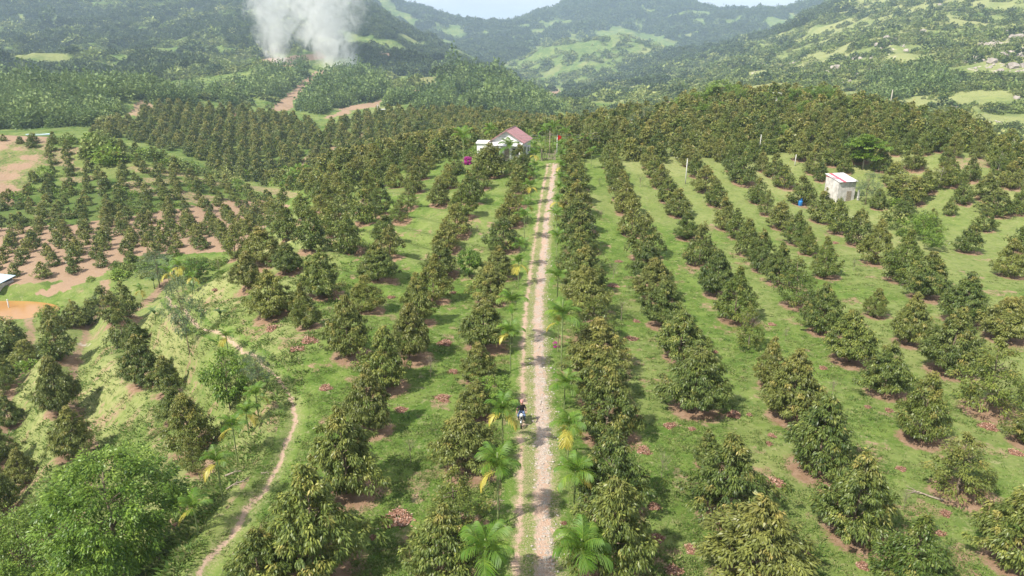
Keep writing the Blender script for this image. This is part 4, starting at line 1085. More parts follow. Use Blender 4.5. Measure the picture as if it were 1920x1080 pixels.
# @@PART2@@
# ------------------------------------------------------------------ palms
def frond_mesh(name, mat, seed, L=1.5, npair=26, a0=62, a1=-35, leaf=.62, width=.05, vee=.5):
    rs = np.random.RandomState(seed)
    t = np.linspace(0, 1, 12); ang = np.radians(a0 + (a1 - a0) * t ** 1.2)
    ds = L / 11
    x = np.concatenate([[0], np.cumsum(np.cos(ang[:-1]) * ds)]); z = np.concatenate([[0], np.cumsum(np.sin(ang[:-1]) * ds)])
    u = np.linspace(.14, 1, npair); px_ = np.interp(u, t, x); pz_ = np.interp(u, t, z); pa = np.interp(u, t, ang)
    C = []; D = []; LL = []; S = []
    for i in range(npair):
        for sgn in (-1, 1):
            fwd = np.array([math.cos(pa[i]), 0, math.sin(pa[i])]); up = np.array([-math.sin(pa[i]), 0, math.cos(pa[i])])
            k = .55 + .65 * u[i]
            d = fwd * k + np.array([0, sgn, 0]) + up * (vee - .75 * u[i]) + rs.normal(size=3) * .10
            C.append((px_[i], 0, pz_[i])); D.append(d / np.linalg.norm(d)); LL.append(leaf * (math.sin(math.pi * (.18 + .70 * u[i]))) * rs.uniform(.85, 1.1)); S.append(up * .3 + fwd)
    C = np.array(C); D = np.array(D); LL = np.array(LL); S = np.array(S)
    S = np.cross(D, np.cross(S, D)); S /= np.linalg.norm(S, axis=1, keepdims=True)
    n = len(C); V = np.empty((n, 6, 3)); w = width
    V[:, 0] = C - S * w * .25; V[:, 1] = C + S * w * .25
    m_ = C + D * LL[:, None] * .5; m_[:, 2] -= .03
    V[:, 2] = m_ + S * w * .5; V[:, 3] = m_ - S * w * .5
    e = C + D * LL[:, None]; e[:, 2] -= LL * .42
    V[:, 4] = e + S * .008; V[:, 5] = e - S * .008
    b0 = np.arange(n)[:, None] * 6
    Fc = np.concatenate([b0 + np.array([[0, 1, 2, 3]]), b0 + np.array([[3, 2, 4, 5]])])
    V = V.reshape(-1, 3); tint = np.repeat(np.clip(rs.normal(size=n) * .15 + .5, 0, 1), 6); young = np.repeat(np.clip(rs.normal(size=n) * .2, 0, 1), 6)
    # stalk
    q = []
    for i in range(12):
        r_ = .022 * (1.15 - t[i])
        q += [(x[i], -r_, z[i] - r_), (x[i], r_, z[i] - r_), (x[i], 0, z[i] + r_)]
    nb = len(V); V = np.vstack([V, q]); f2 = []
    for i in range(11):
        for k in range(3):
            f2.append((nb + i * 3 + k, nb + i * 3 + (k + 1) % 3, nb + i * 3 + 3 + (k + 1) % 3, nb + i * 3 + 3 + k))
    Fc = np.vstack([Fc, f2])
    tint = np.append(tint, np.full(36, .8)); young = np.append(young, np.full(36, .3))
    return mesh_np(name, V, Fc, [mat], attrs={'tint': ('FLOAT', tint), 'young': ('FLOAT', young)})
FR = {'up': [frond_mesh('palm_frond', M_palm, 500 + i, a0=80, a1=12) for i in range(2)],
      'mid': [frond_mesh('palm_frond', M_palm, 510 + i, a0=58, a1=-35) for i in range(3)],
      'low': [frond_mesh('palm_frond', M_palm, 520 + i, a0=22, a1=-62) for i in range(2)],
      'yel': [frond_mesh('palm_frond_yellow', M_palm_y, 530 + i, a0=5, a1=-78, L=1.35) for i in range(2)]}
def stem_mesh(h, seed):
    bm = bmesh.new(); rs_ = random.Random(seed); pts = []; rad = []; x = y = 0
    n = 14
    for i in range(n + 1):
        z = -.2 + (h + .2) * i / n
        pts.append((x, y, z)); rad.append((.062 if i % 2 else .055) * (1.15 if i == 0 else 1)); x += rs_.uniform(-.012, .012)
    pts += [(x, y, h + .18), (x, y, h + .38)]; rad += [.075, .035]
    tube(bm, pts, rad, 8)
    return bm_mesh('palm_stem', bm, M_ptrunk)
stems = [stem_mesh(1.0, i) for i in range(3)]
palm_first = []
def palm(px, py, fx, fy, w, label, group, nf=9, yellow=1, trunk_h=None, dmin=0, cat='palm tree', name='areca_palm'):
    X, Y, Z, d = ground_at(fx, fy, dmin)
    size = w * d / F / 2.3
    ang = PITCH + math.atan((py - 540) / F)
    h = trunk_h or max(.5, CAM_Z - math.tan(ang) * Y - Z - .25 * size)
    h = min(h, 7)
    root = empty(name, (X, Y, Z), rnd.uniform(0, 6.28)) if not palm_first else palm_first[0].copy()
    if palm_first: scene.collection.objects.link(root); root.name = name
    root.location = (X, Y, Z); root.rotation_euler = (0, 0, rnd.uniform(0, 6.28)); root.scale = (1, 1, 1)
    prop(root, label, cat, group)
    def part(nm, me):
        o = bpy.data.objects.new(nm, me); return link(o, root)
    st_ = part('stem', rnd.choice(stems)); st_.scale = (max(size, .8), max(size, .8), h)
    a = rnd.uniform(0, 6.28)
    for i in range(nf):
        kind = 'up' if i < nf * .34 else ('mid' if i < nf * .8 else 'low')
        if i >= nf - yellow: kind = 'yel'
        f_ = part('frond', rnd.choice(FR[kind]))
        if kind == 'yel': f_['label'] = 'yellow drooping frond'
        a += 2.4 + rnd.uniform(-.25, .25)
        f_.location = (0, 0, h * 1.0 + .3 * size * (1 if kind != 'yel' else .4)); f_.rotation_euler = (rnd.uniform(-.25, .25), rnd.uniform(-.12, .12), a)
        s = size * rnd.uniform(.88, 1.12); f_.scale = (s, s, s)
    if not palm_first: palm_first.append(root)
    return root
PG = 'areca palms lining the dirt track'
lp = [(905, 1035, 912, 1128, 98), (932, 880, 934, 988, 80), (942, 772, 943, 845, 62), (957, 625, 957, 697, 46), (960, 568, 960, 645, 50), (973, 495, 972, 535, 37), (978, 462, 977, 500, 33), (983, 408, 983, 452, 33), (990, 385, 989, 420, 29), (996, 350, 995, 384, 26), (1000, 330, 999, 360, 24), (1003, 312, 1003, 340, 22), (1002, 290, 1002, 318, 22), (1000, 275, 1000, 305, 20)]
rp = [(1080, 1035, 1086, 1128, 98), (1073, 890, 1076, 965, 72), (1062, 800, 1064, 872, 60), (1058, 722, 1058, 768, 50), (1053, 593, 1052, 696, 58), (1046, 605, 1046, 660, 40), (1045, 522, 1045, 565, 40), (1043, 445, 1043, 505, 32), (1043, 404, 1043, 445, 30), (1045, 378, 1044, 410, 27), (1048, 353, 1048, 385, 24), (1050, 333, 1050, 362, 23), (1052, 312, 1052, 340, 22), (1050, 290, 1052, 322, 20), (1047, 272, 1050, 306, 22)]
ordn = ['nearest', 'second nearest', 'third nearest', 'fourth nearest', 'fifth nearest', 'sixth nearest', 'seventh nearest', 'eighth nearest', 'ninth nearest', 'tenth nearest', 'eleventh nearest', 'twelfth nearest', 'thirteenth nearest', 'fourteenth nearest', 'fifteenth nearest']
for i, q in enumerate(lp): palm(*q, 'slender areca palm, %s on the left edge of the dirt track' % ordn[i], PG, yellow=[0, 1, 3, 1, 0, 3, 0][i % 7], nf=12 if i < 4 else 9)
for i, q in enumerate(rp): palm(*q, 'slender areca palm, %s on the right edge of the dirt track' % ordn[i], PG, yellow=[0, 1, 3, 0, 1, 1, 0][i % 7], nf=12 if i < 5 else 9)
fp = [(372, 955, 372, 1003, 56), (413, 868, 418, 940, 55), (445, 803, 447, 877, 50), (466, 775, 467, 820, 44), (485, 742, 486, 790, 42), (430, 632, 429, 668, 32)]
for i, q in enumerate(fp): palm(*q, 'short areca palm, %s of those beside the footpath' % ordn[i], 'areca palms beside the footpath', yellow=1 + i % 2)
for i, (q, lb) in enumerate([((870, 262, 870, 318, 42), 'coconut palm with arching fronds left of the white house'), ((923, 246, 921, 312, 26), 'dark upright palm rising at the left corner of the house'), ((955, 278, 955, 318, 34), 'tall feathery palm standing right in front of the house gable')]):
    palm(*q, lb, 'palms around the house', nf=9, yellow=0, cat='palm tree', name='coconut_palm')
for i, q in enumerate([(1022, 246, 1022, 292, 24), (1036, 240, 1037, 290, 26), (1060, 250, 1060, 295, 24), (1015, 265, 1015, 300, 20), (1070, 268, 1070, 300, 22), (1098, 262, 1098, 296, 22), (1108, 285, 1108, 318, 20)]):
    palm(*q, 'bright areca palm by the gate, %s from the left' % ['second', 'third', 'fourth', 'first', 'fifth', 'sixth', 'seventh'][i], 'areca palms by the gate', nf=7, yellow=0)
for i, q in enumerate([(345, 500, 343, 548, 34), (322, 512, 322, 556, 32), (268, 545, 268, 566, 24), (368, 520, 366, 552, 24)]):
    palm(*q, ['yellowish palm in the thicket at the head of the footpath', 'taller yellowish palm at the head of the footpath', 'low palm at the edge of the hedge above the pond', 'small palm right of the thicket above the footpath'][i], 'palms in the thicket', nf=8, yellow=3)

# banana plants at the head of the footpath
def banana_leaf(seed, L=1.7, W=.42):
    rs_ = np.random.RandomState(seed); n = 9; t = np.linspace(0, 1, n); ang = np.radians(72 - 105 * t); ds = L / (n - 1)
    x = np.concatenate([[0], np.cumsum(np.cos(ang[:-1]) * ds)]); z = np.concatenate([[0], np.cumsum(np.sin(ang[:-1]) * ds)])
    V = []
    for i in range(n):
        w = W * .5 * max(.06, math.sin(math.pi * min(1, .08 + t[i] * .92)) ** .6) * rs_.uniform(.85, 1.05)
        V += [(x[i], -w, z[i] + w * .35), (x[i], 0, z[i]), (x[i], w, z[i] + w * .35)]
    Fc = []
    for i in range(n - 1):
        for k in range(2): Fc.append((i * 3 + k, i * 3 + k + 1, i * 3 + 4 + k, i * 3 + 3 + k))
    return mesh_np('banana_leaf', V, Fc, [M_banana], attrs={'tint': ('FLOAT', rs_.uniform(.2, .9, n * 3)), 'young': ('FLOAT', rs_.uniform(0, .4, n * 3))})
bl = [banana_leaf(i) for i in range(3)]
bst = []
for (px, py, w, lb) in [(300, 512, 30, 'banana plant at the left of the thicket above the footpath'), (318, 500, 30, 'banana plant in the middle of the thicket above the footpath'), (290, 530, 26, 'low banana plant nearest the pond in the thicket'), (335, 525, 26, 'banana plant just above the end of the footpath'), (415, 590, 22, 'small lone banana plant on the bank right of the feathery tree'), (362, 540, 24, 'banana plant right of the palms in the thicket'), (292, 590, 24, 'leaning banana plant on the terrace below the footpath end')]:
    X, Y, Z, d = ground_at(px, py + 12, 50)
    s = w * d / F / 2.0
    root = empty('banana_plant', (X, Y, Z), rnd.uniform(0, 6.28), (s, s, s)); prop(root, lb, 'banana plant', 'banana plants above the footpath')
    bm = bmesh.new(); tube(bm, [(0, 0, -.2), (.02, 0, .6), (.03, 0, 1.25)], [.11, .09, .05], 8)
    link(bpy.data.objects.new('stem', bm_mesh('banana_stem', bm, M_ptrunk)), root)
    for i in range(8):
        o = link(bpy.data.objects.new('leaf', bl[i % 3]), root); o.location = (.03, 0, 1.15); o.rotation_euler = (rnd.uniform(-.2, .2), rnd.uniform(-.5, .5), i * 2.4)
        o.scale = (1, 1, 1)

# ------------------------------------------------------------------ other single trees
def tree(name, px, py, w, top, mesh, tm, label, cat='tree', group=None, dmin=0, base=(4.5, 5.6), sq=None, hmax=2.2):
    X, Y, Z, d = ground_at(px, py, dmin)
    diam = w * d / F
    ang = PITCH + math.atan((top - 540) / F)
    h = CAM_Z - math.tan(ang) * (Y + diam * .1) - Z
    h = min(max(h, diam * .6), diam * hmax)
    root = empty(name, (X, Y, Z - .05), rnd.uniform(0, 6.28), (diam / base[0], diam / base[0], h / base[1])); prop(root, label, cat, group)
    link(bpy.data.objects.new('crown', mesh), root)
    if tm: link(bpy.data.objects.new('trunk', tm), root)
    return root
big_crown = crown('broad_crown', M_bright, 601, rad=2.2, z0=1.0, z1=5.5, ncl=300, nl=95, leaf=(.135, .055), shape='dome', irregular=.28, clr=.33, inner=.35, hang=.35)
big_crown2 = crown('broad_crown', M_bright, 602, rad=2.2, z0=.8, z1=5.5, ncl=200, nl=80, leaf=(.16, .07), shape='dome', irregular=.35, clr=.42, inner=.4, hang=.3)
med_crown = [crown('light_crown', M_bright, 610 + i, rad=2.2, z0=1.4, z1=5.5, ncl=80, nl=42, leaf=(.30, .13), shape='dome', irregular=.4, clr=.5, inner=.5, hang=.3) for i in range(3)]
grey_crown = [crown('feathery_crown', M_grey, 620 + i, rad=2.2, z0=1.6, z1=5.5, ncl=85, nl=44, leaf=(.22, .06), shape='round', irregular=.45, clr=.48, inner=.6, hang=.1) for i in range(2)]
dark_round = crown('round_crown', M_durian, 630, rad=2.2, z0=.5, z1=5.0, ncl=130, nl=40, leaf=(.3, .16), shape='round', irregular=.2, clr=.5, topyoung=0)
umb_crown = crown('layered_crown', M_bright, 640, rad=2.2, z0=3.6, z1=5.4, ncl=110, nl=46, leaf=(.26, .11), shape='umbrella', irregular=.3, clr=.40, inner=.9, flat=.45, hang=.05)
umb_crown2 = crown('layered_crown', M_bright, 641, rad=1.6, z0=2.0, z1=3.3, ncl=70, nl=46, leaf=(.26, .11), shape='umbrella', irregular=.3, clr=.40, inner=.9, flat=.4, hang=.05)
tall_tr = trunk_mesh('tree_trunk', 701, h=5.0, r=.10, nb=14, reach=1.9, z0=1.6, up=.7)
tall_tr2 = trunk_mesh('tree_trunk', 702, h=5.0, r=.08, nb=20, reach=2.1, z0=1.2, up=.9)
pale_tr = trunk_mesh('pale_trunk', 703, h=5.0, r=.10, nb=16, reach=2.0, z0=1.4, up=.9, mat=M_bark_pale)
tree('broadleaf_tree', 235, 1090, 222, 800, big_crown, tall_tr, 'big bright green broadleaf tree at the bottom left beside the footpath', hmax=1.2, group=None)
tree('broadleaf_tree', 62, 1120, 150, 955, big_crown2, tall_tr, 'bright green leafy tree in the bottom left corner', hmax=1.3)
tree('broadleaf_tree', 150, 1110, 90, 990, big_crown2, tall_tr, 'smaller bright tree tucked between the two big ones, bottom left', hmax=1.3)
tree('broadleaf_tree', 432, 770, 82, 655, med_crown[0], tall_tr2, 'light green open tree standing on the bank left of the footpath', hmax=1.7)
tree('feathery_tree', 356, 662, 66, 520, grey_crown[0], tall_tr2, 'grey-green feathery tree at the far end of the footpath', hmax=2.2)
tree('feathery_tree', 488, 735, 52, 655, grey_crown[1], tall_tr2, 'thin grey-green feathery tree touching the footpath behind the palms', hmax=1.9)
tree('broadleaf_tree', 10, 668, 62, 590, dark_round, tall_tr, 'dark rounded tree at the left edge in front of the pond', dmin=60)
tree('broadleaf_tree', 96, 612, 36, 572, med_crown[1], tall_tr, 'pale green rounded bush tree at the right end of the pond', dmin=60)
tree('broadleaf_tree', 300, 540, 56, 470, grey_crown[1], tall_tr, 'grey-green tree in the thicket above the footpath', dmin=60)
tree('broadleaf_tree', 375, 530, 46, 480, med_crown[2], tall_tr, 'light green tree at the right of the thicket', dmin=60)
tree('broadleaf_tree', 208, 238, 40, 213, crown('yellow_crown', M_scrub, 650, rad=2.2, z0=.9, z1=5.0, ncl=60, nl=24, leaf=(.5, .3), shape='dome', irregular=.2, clr=.6), tall_tr, 'yellow-green rounded tree on the ridge left of the dark grove', dmin=200)
root = tree('rain_tree', 1618, 318, 76, 250, umb_crown, pale_tr, 'bright green tree with flat layered branches behind the small shed', hmax=1.4)
link(bpy.data.objects.new('lower_branch_layer', umb_crown2), root)
tree('broadleaf_tree', 1460, 268, 38, 232, med_crown[1], tall_tr, 'bright green bushy tree among the durians on the upper right')
tree('broadleaf_tree', 1730, 452, 46, 398, med_crown[2], tall_tr, 'fresh green bushy tree between the fifth and sixth rows')
tree('broadleaf_tree', 1745, 470, 40, 425, med_crown[0], None, 'low fresh green bush in front of the bushy tree, right side', cat='bush')
tree('broadleaf_tree', 1700, 372, 62, 322, dark_round, tall_tr, 'dark green rounded tree right of the small shed')
tree('broadleaf_tree', 1622, 384, 44, 322, grey_crown[0], tall_tr2, 'grey-green tree leaning over the right corner of the shed')
tree('broadleaf_tree', 1760, 352, 50, 300, crown_sparse[0], pale_tr, 'pale yellow-green open tree right of the shed')
tree('broadleaf_tree', 1870, 330, 30, 272, crown_sparse[1], pale_tr, 'orange-tinged tree on a tall pale trunk at the upper right', hmax=2.6)
tree('broadleaf_tree', 1350, 198, 60, 150, med_crown[0], tall_tr, 'tall light green tree on the crest of the wooded hillock', dmin=150)
tree('broadleaf_tree', 1310, 205, 46, 172, med_crown[2], tall_tr, 'light green tree just left of the tallest one on the crest', dmin=150)
tree('broadleaf_tree', 1540, 205, 52, 160, med_crown[1], tall_tr, 'light green tree at the right end of the hillock crest', dmin=150)
tree('broadleaf_tree', 1490, 208, 44, 165, med_crown[2], tall_tr, 'light green tree in the middle of the hillock crest', dmin=150)
for px, py, w, top, lb in [(1280, 212, 44, 182, 'light green tree low on the left shoulder of the hillock crest'), (1385, 200, 46, 165, 'light green tree right of the tallest one on the crest'), (1425, 205, 40, 172, 'light green tree left of the tiny hut on the crest'), (1580, 218, 48, 180, 'light green tree where the hillock crest starts to drop right'), (1615, 232, 36, 198, 'small light green tree on the falling right end of the crest'), (1330, 225, 50, 190, 'broad light green tree just below the crest of the hillock'), (1515, 228, 44, 188, 'light green tree just below the right part of the crest'), (1400, 240, 34, 212, 'small fresh green tree in the middle of the hillock slope')]:
    tree('broadleaf_tree', px, py, w, top, med_crown[px % 3], tall_tr, lb, dmin=140, group='light green trees on the hillock crest')
tree('broadleaf_tree', 1705, 232, 26, 192, crown_sparse[0], pale_tr, 'yellow-green tree against the right mountain', dmin=140)
tree('broadleaf_tree', 1205, 250, 50, 200, grey_crown[0], pale_tr, 'greyish half bare tree left on the wooded hillock', dmin=140)
tree('broadleaf_tree', 1210, 300, 24, 272, dark_round, tall_tr, 'dark green round shrub behind the second row right')
tree('broadleaf_tree', 880, 518, 40, 460, crown('round_crown', M_bright, 655, rad=2.2, z0=1.2, z1=5.2, ncl=90, nl=40, leaf=(.32, .16), shape='round', irregular=.2, clr=.5), tall_tr, 'small round fresh green tree between the first rows left of the track', hmax=1.4)
tree('shrub', 925, 762, 66, 705, med_crown[1], None, 'low leafy green shrub at the left edge of the track', cat='shrub', hmax=.9)
tree('bougainvillea', 877, 308, 16, 288, crown('flower_crown', M_flower, 656, rad=2.2, z0=.1, z1=4, ncl=50, nl=26, leaf=(.6, .5), shape='round', clr=.6), None, 'magenta flowering bougainvillea bush left of the house', cat='flowering bush')
tree('flowering_plant', 1042, 652, 9, 634, crown('flower_crown', M_flower, 657, rad=2.2, z0=.3, z1=4, ncl=14, nl=12, leaf=(.8, .7), shape='round', clr=.6), None, 'small pink flowering plant at the right edge of the track', cat='flower')
tree('durian_tree', 934, 318, 40, 274, crown_mid[2], trunks[1], 'olive durian tree standing in front of the left half of the white house', hmax=1.5)
sap_crown = [crown('sapling_crown', M_scrub, 660 + i, rad=2.2, z0=1.5, z1=5.5, ncl=46, nl=14, leaf=(.24, .11), shape='dome', irregular=.5, clr=.5, inner=.7, hang=-.2) for i in range(3)]
dry_crown = [crown('dry_sapling_crown', M_drygrass, 670 + i, rad=2.2, z0=1.5, z1=5.5, ncl=40, nl=10, leaf=(.22, .06), shape='dome', irregular=.5, clr=.5, inner=.7, hang=-.3) for i in range(2)]
sap_tr = [trunk_mesh('sapling_stem', 710 + i, h=4.6, r=.07, nb=22, reach=2.4, z0=1.0, up=1.3, mat=M_wood) for i in range(3)]
SAP = [(770, 868, 38, 798, 0, 'leafy'), (808, 708, 32, 655, 1, 'bare'), (1240, 897, 42, 830, 2, 'leafy'), (1165, 602, 42, 553, 0, 'leafy'), (1150, 522, 30, 485, 1, 'bare'), (1403, 655, 58, 570, 3, 'pale'), (1600, 508, 20, 480, 0, 'leafy'), (895, 442, 18, 415, 1, 'bare'), (1127, 412, 18, 388, 1, 'bare'), (912, 380, 16, 362, 0, 'leafy'), (1694, 955, 32, 905, 1, 'bare'), (862, 365, 14, 350, 1, 'bare'), (1472, 640, 18, 605, 1, 'bare'), (430, 742, 30, 690, 0, 'leafy'), (1124, 350, 14, 330, 0, 'leafy'), (1200, 352, 16, 325, 0, 'leafy'), (410, 512, 26, 480, 0, 'leafy'), (345, 762, 34, 715, 0, 'leafy'), (1560, 742, 26, 705, 1, 'bare')]
near_of = ['left of the first row, near the front', 'beyond it in the same lane left of the track', 'in the front of the lane right of the first row', 'halfway up the lane right of the first row', 'farther up the lane right of the first row', 'in front of the yellow-green tree of the third row', 'alone between the fifth and sixth rows', 'in the lane left of the first row, far up', 'far up the lane right of the first row', 'near the house end of the left lane', 'between two durians at the lower right', 'at the far end of the left lane', 'behind the gap in the third row', 'on the bank above the palms', 'near the top of the right lane', 'at the top of the lane right of the second row', 'on the bank right of the thicket', 'on the terrace left of the footpath', 'between the third and fourth rows']
for (px, py, w, top, k_, kd), nr_ in zip(SAP, near_of):
    mesh = dry_crown[py % 2] if kd == 'bare' else (crown_sparse[0] if kd == 'pale' else sap_crown[py % 3])
    tree('sapling', px, py, w, top, mesh, sap_tr[py % 3], {'leafy': 'thin leafy sapling ', 'bare': 'nearly bare brown sapling ', 'pale': 'pale yellow sapling '}[kd] + nr_, cat='sapling', group='saplings in the lanes', hmax=1.7)

# ------------------------------------------------------------------ heaps of fallen leaves
def pile_mesh(seed, n=330):
    rs_ = np.random.RandomState(seed)
    a = rs_.uniform(0, 6.28, n); r = np.sqrt(rs_.uniform(0, 1, n)) * (1 + .18 * np.sin(a * 3 + seed) + .1 * np.sin(a * 5)) * np.where(rs_.uniform(size=n) < .12, 1.25, .9)
    C = np.stack([r * np.cos(a), r * np.sin(a), .02 + .16 * np.clip(1 - r ** 1.5, 0, 1) * rs_.uniform(.7, 1, n)], 1)
    D = rs_.normal(size=(n, 3)); D[:, 2] = np.abs(D[:, 2]) * .3
    V, Fc, tt, yy = leaf_mesh(C, D, np.full(n, .20) * rs_.uniform(.7, 1.3, n), np.full(n, .10) * rs_.uniform(.7, 1.2, n), rs_, rs_.uniform(0, 1, n), np.zeros(n), droop=.1)
    # earthy core under the leaves
    nr, ns = 5, 20; q = []
    for i in range(nr):
        for k in range(ns):
            rr_ = (i + 1) / nr * .92; aa = 2 * math.pi * k / ns
            rr2 = rr_ * (1 + .18 * math.sin(aa * 3 + seed) + .1 * math.sin(aa * 5))
            q.append((rr2 * math.cos(aa), rr2 * math.sin(aa), .13 * max(0, 1 - rr_ ** 1.6) - (.04 if i == nr - 1 else 0)))
    q.append((0, 0, .13)); nb = len(V); V = np.vstack([V, q])
    f2 = [(nb + i * ns + k, nb + i * ns + (k + 1) % ns, nb + (i + 1) * ns + (k + 1) % ns, nb + (i + 1) * ns + k) for i in range(nr - 1) for k in range(ns)]
    f2 += [(nb + nr * ns, nb + (k + 1) % ns, nb + k, nb + k) for k in range(0)]
    Fc = np.vstack([Fc, f2]); tt = np.append(tt, rs_.uniform(0, .35, len(q)))
    return mesh_np('leaf_pile', V, Fc, [M_litter], attrs={'tint': ('FLOAT', tt)})
pm_ = [pile_mesh(i) for i in range(4)]
PILES = [(745, 973, 60), (752, 769, 28), (830, 747, 38), (560, 654, 32), (580, 639, 40), (513, 616, 34), (611, 728, 30), (387, 898, 32), (333, 988, 28), (1150, 536, 26), (1185, 636, 28), (1160, 491, 16), (1193, 603, 18), (833, 644, 34), (850, 698, 26), (733, 558, 17), (850, 549, 14), (862, 506, 14), (1255, 800, 30), (1208, 846, 34), (1226, 951, 26), (1232, 1010, 30), (1057, 984, 15), (1263, 1072, 36), (1196, 784, 18), (1375, 778, 33), (1405, 779, 13), (1455, 906, 36), (1297, 806, 15), (1302, 1032, 42), (1757, 1001, 30), (1773, 964, 26), (1667, 771, 18), (1627, 764, 13), (1617, 1062, 28), (1567, 944, 14), (1442, 833, 16), (1447, 818, 18), (1853, 801, 36), (1537, 924, 14), (1563, 456, 18), (1543, 691, 18), (1447, 609, 16), (405, 545, 16), (1340, 660, 15), (1905, 850, 30), (1690, 880, 20), (700, 1010, 16), (1510, 1040, 22), (905, 1012, 18)]
sz_w = lambda w: 'wide' if w > 34 else ('medium' if w > 20 else 'small')
for i, (px, py, w) in enumerate(PILES):
    X, Y, Z, d = ground_at(px, py)
    s = w * d / F / 2
    o = bpy.data.objects.new('leaf_pile', pm_[i % 4]); link(o); o.location = (X, Y, Z + .01); o.rotation_euler = (0, 0, rnd.uniform(0, 6.28)); o.scale = (s, s * rnd.uniform(.7, 1), max(.7, s))
    # the nearest tree names the place
    nt_ = min(trees, key=lambda t: (t['X'] - X) ** 2 + (t['Y'] - Y) ** 2)
    side = 'left of' if X < nt_['X'] - .8 else ('right of' if X > nt_['X'] + .8 else ('in front of' if Y < nt_['Y'] else 'behind'))
    SHORT = {'terraces on near left slope': 'left terraces', 'block around the small shed': 'shed block', 'loose rows at the far right': 'far right rows'}
    rowname = SHORT.get(nt_['row'], nt_['row'].replace(' of the track', ' of track'))
    prop(o, '%s brown leaf heap %s tree %s from front, %s' % (sz_w(w), side, ROW_ORD[nt_['k']] if nt_['k'] else 'first', rowname), 'leaf pile', 'heaps of fallen leaves')

# fallen branches
def branch_mesh(seed):
    r_ = random.Random(seed); bm = bmesh.new()
    tube(bm, [(-1, 0, .06), (-.3, .08, .1), (.4, -.05, .08), (1.1, .1, .05)], [.07, .06, .045, .02], 6)
    for k in range(4):
        x = r_.uniform(-.5, .8); a = r_.uniform(.4, 1.1) * r_.choice((-1, 1))
        tube(bm, [(x, 0, .08), (x + .35 * math.cos(a), .35 * math.sin(a), .14), (x + .7 * math.cos(a), .7 * math.sin(a), .06)], [.03, .02, .008], 5)
    return bm_mesh('fallen_branch', bm, M_wood)
for i, (px, py, L_, a, lb) in enumerate([(452, 886, .9, .5, 'pale fallen branch right of the short palm by the footpath'), (446, 908, .7, .9, 'forked dry branch lying nearer the front by the footpath palms'), (490, 888, .5, .1, 'thin grey twig lying beside the footpath'), (942, 984, .45, 2.4, 'dry pale palm sheath under the near left palm'), (938, 940, .4, .2, 'brown fallen frond stalk left of the track'), (1035, 716, .6, .6, 'grey branch at the right edge of the track beside the rider'), (1735, 930, .9, 2.5, 'long dry branch on bare soil between durians, lower right')]):
    X, Y, Z, d = ground_at(px, py)
    o = link(bpy.data.objects.new('fallen_branch', branch_mesh(i))); o.location = (X, Y, Z); o.rotation_euler = (0, 0, a); o.scale = (L_, L_, L_)
    prop(o, lb, 'fallen branch', 'fallen branches')

# ------------------------------------------------------------------ box helper
def box(bm, x0, x1, y0, y1, z0, z1, mi=0):
    v = [bm.verts.new(p) for p in ((x0, y0, z0), (x1, y0, z0), (x1, y1, z0), (x0, y1, z0), (x0, y0, z1), (x1, y0, z1), (x1, y1, z1), (x0, y1, z1))]
    for f in ((0, 3, 2, 1), (4, 5, 6, 7), (0, 1, 5, 4), (1, 2, 6, 5), (2, 3, 7, 6), (3, 0, 4, 7)):
        bm.faces.new([v[i] for i in f]).material_index = mi
def add_mesh(name, bm, mats, parent): return link(bpy.data.objects.new(name, bm_mesh(name, bm, mats)), parent)
def prism(bm, poly, y0, y1):
    """polygon in x,z drawn out along y"""
    a = [bm.verts.new((x, y0, z)) for x, z in poly]; c = [bm.verts.new((x, y1, z)) for x, z in poly]; n = len(poly)
    bm.faces.new(a); bm.faces.new(c[::-1])
    for i in range(n): bm.faces.new((a[i], c[i], c[(i + 1) % n], a[(i + 1) % n]))
def ribbed_sheet(bm, p00, p10, p01, n, amp=.03, thick=.012):
    """corrugated sheet: p00->p10 across the ribs, p00->p01 along them"""
    p00, p10, p01 = Vector(p00), Vector(p10), Vector(p01); e = p10 - p00; f = p01 - p00; nn = e.cross(f).normalized()
    if nn.z < 0: nn = -nn
    up = []; dn = []
    for i in range(n * 4 + 1):
        t = i / (n * 4); h = amp * (0, .9, 1, .9)[i % 4] * (1 if i % 4 else 0)
        a = p00 + e * t + nn * h; up.append((bm.verts.new(a), bm.verts.new(a + f))); a2 = a - nn * thick; dn.append((bm.verts.new(a2), bm.verts.new(a2 + f)))
    for i in range(n * 4):
        bm.faces.new((up[i][0], up[i + 1][0], up[i + 1][1], up[i][1])); bm.faces.new((dn[i][0], dn[i][1], dn[i + 1][1], dn[i + 1][0]))
def window(parent, x0, x1, z0, z1, y, label=None, nb=1):
    """a window on a wall that faces -y"""
    bm = bmesh.new(); t = .07
    box(bm, x0, x1, y - .05, y + .04, z0, z0 + t); box(bm, x0, x1, y - .05, y + .04, z1 - t, z1)
    box(bm, x0, x0 + t, y - .05, y + .04, z0 + t, z1 - t); box(bm, x1 - t, x1, y - .05, y + .04, z0 + t, z1 - t)
    for k in range(nb):
        xm = x0 + (x1 - x0) * (k + 1) / (nb + 1); box(bm, xm - .025, xm + .025, y - .045, y + .035, z0 + t, z1 - t)
    f_ = add_mesh('window', bm, M_white_paint, parent)
    bm = bmesh.new(); box(bm, x0 + t, x1 - t, y - .012, y + .012, z0 + t, z1 - t); add_mesh('pane', bm, M_glass, f_)
    return f_

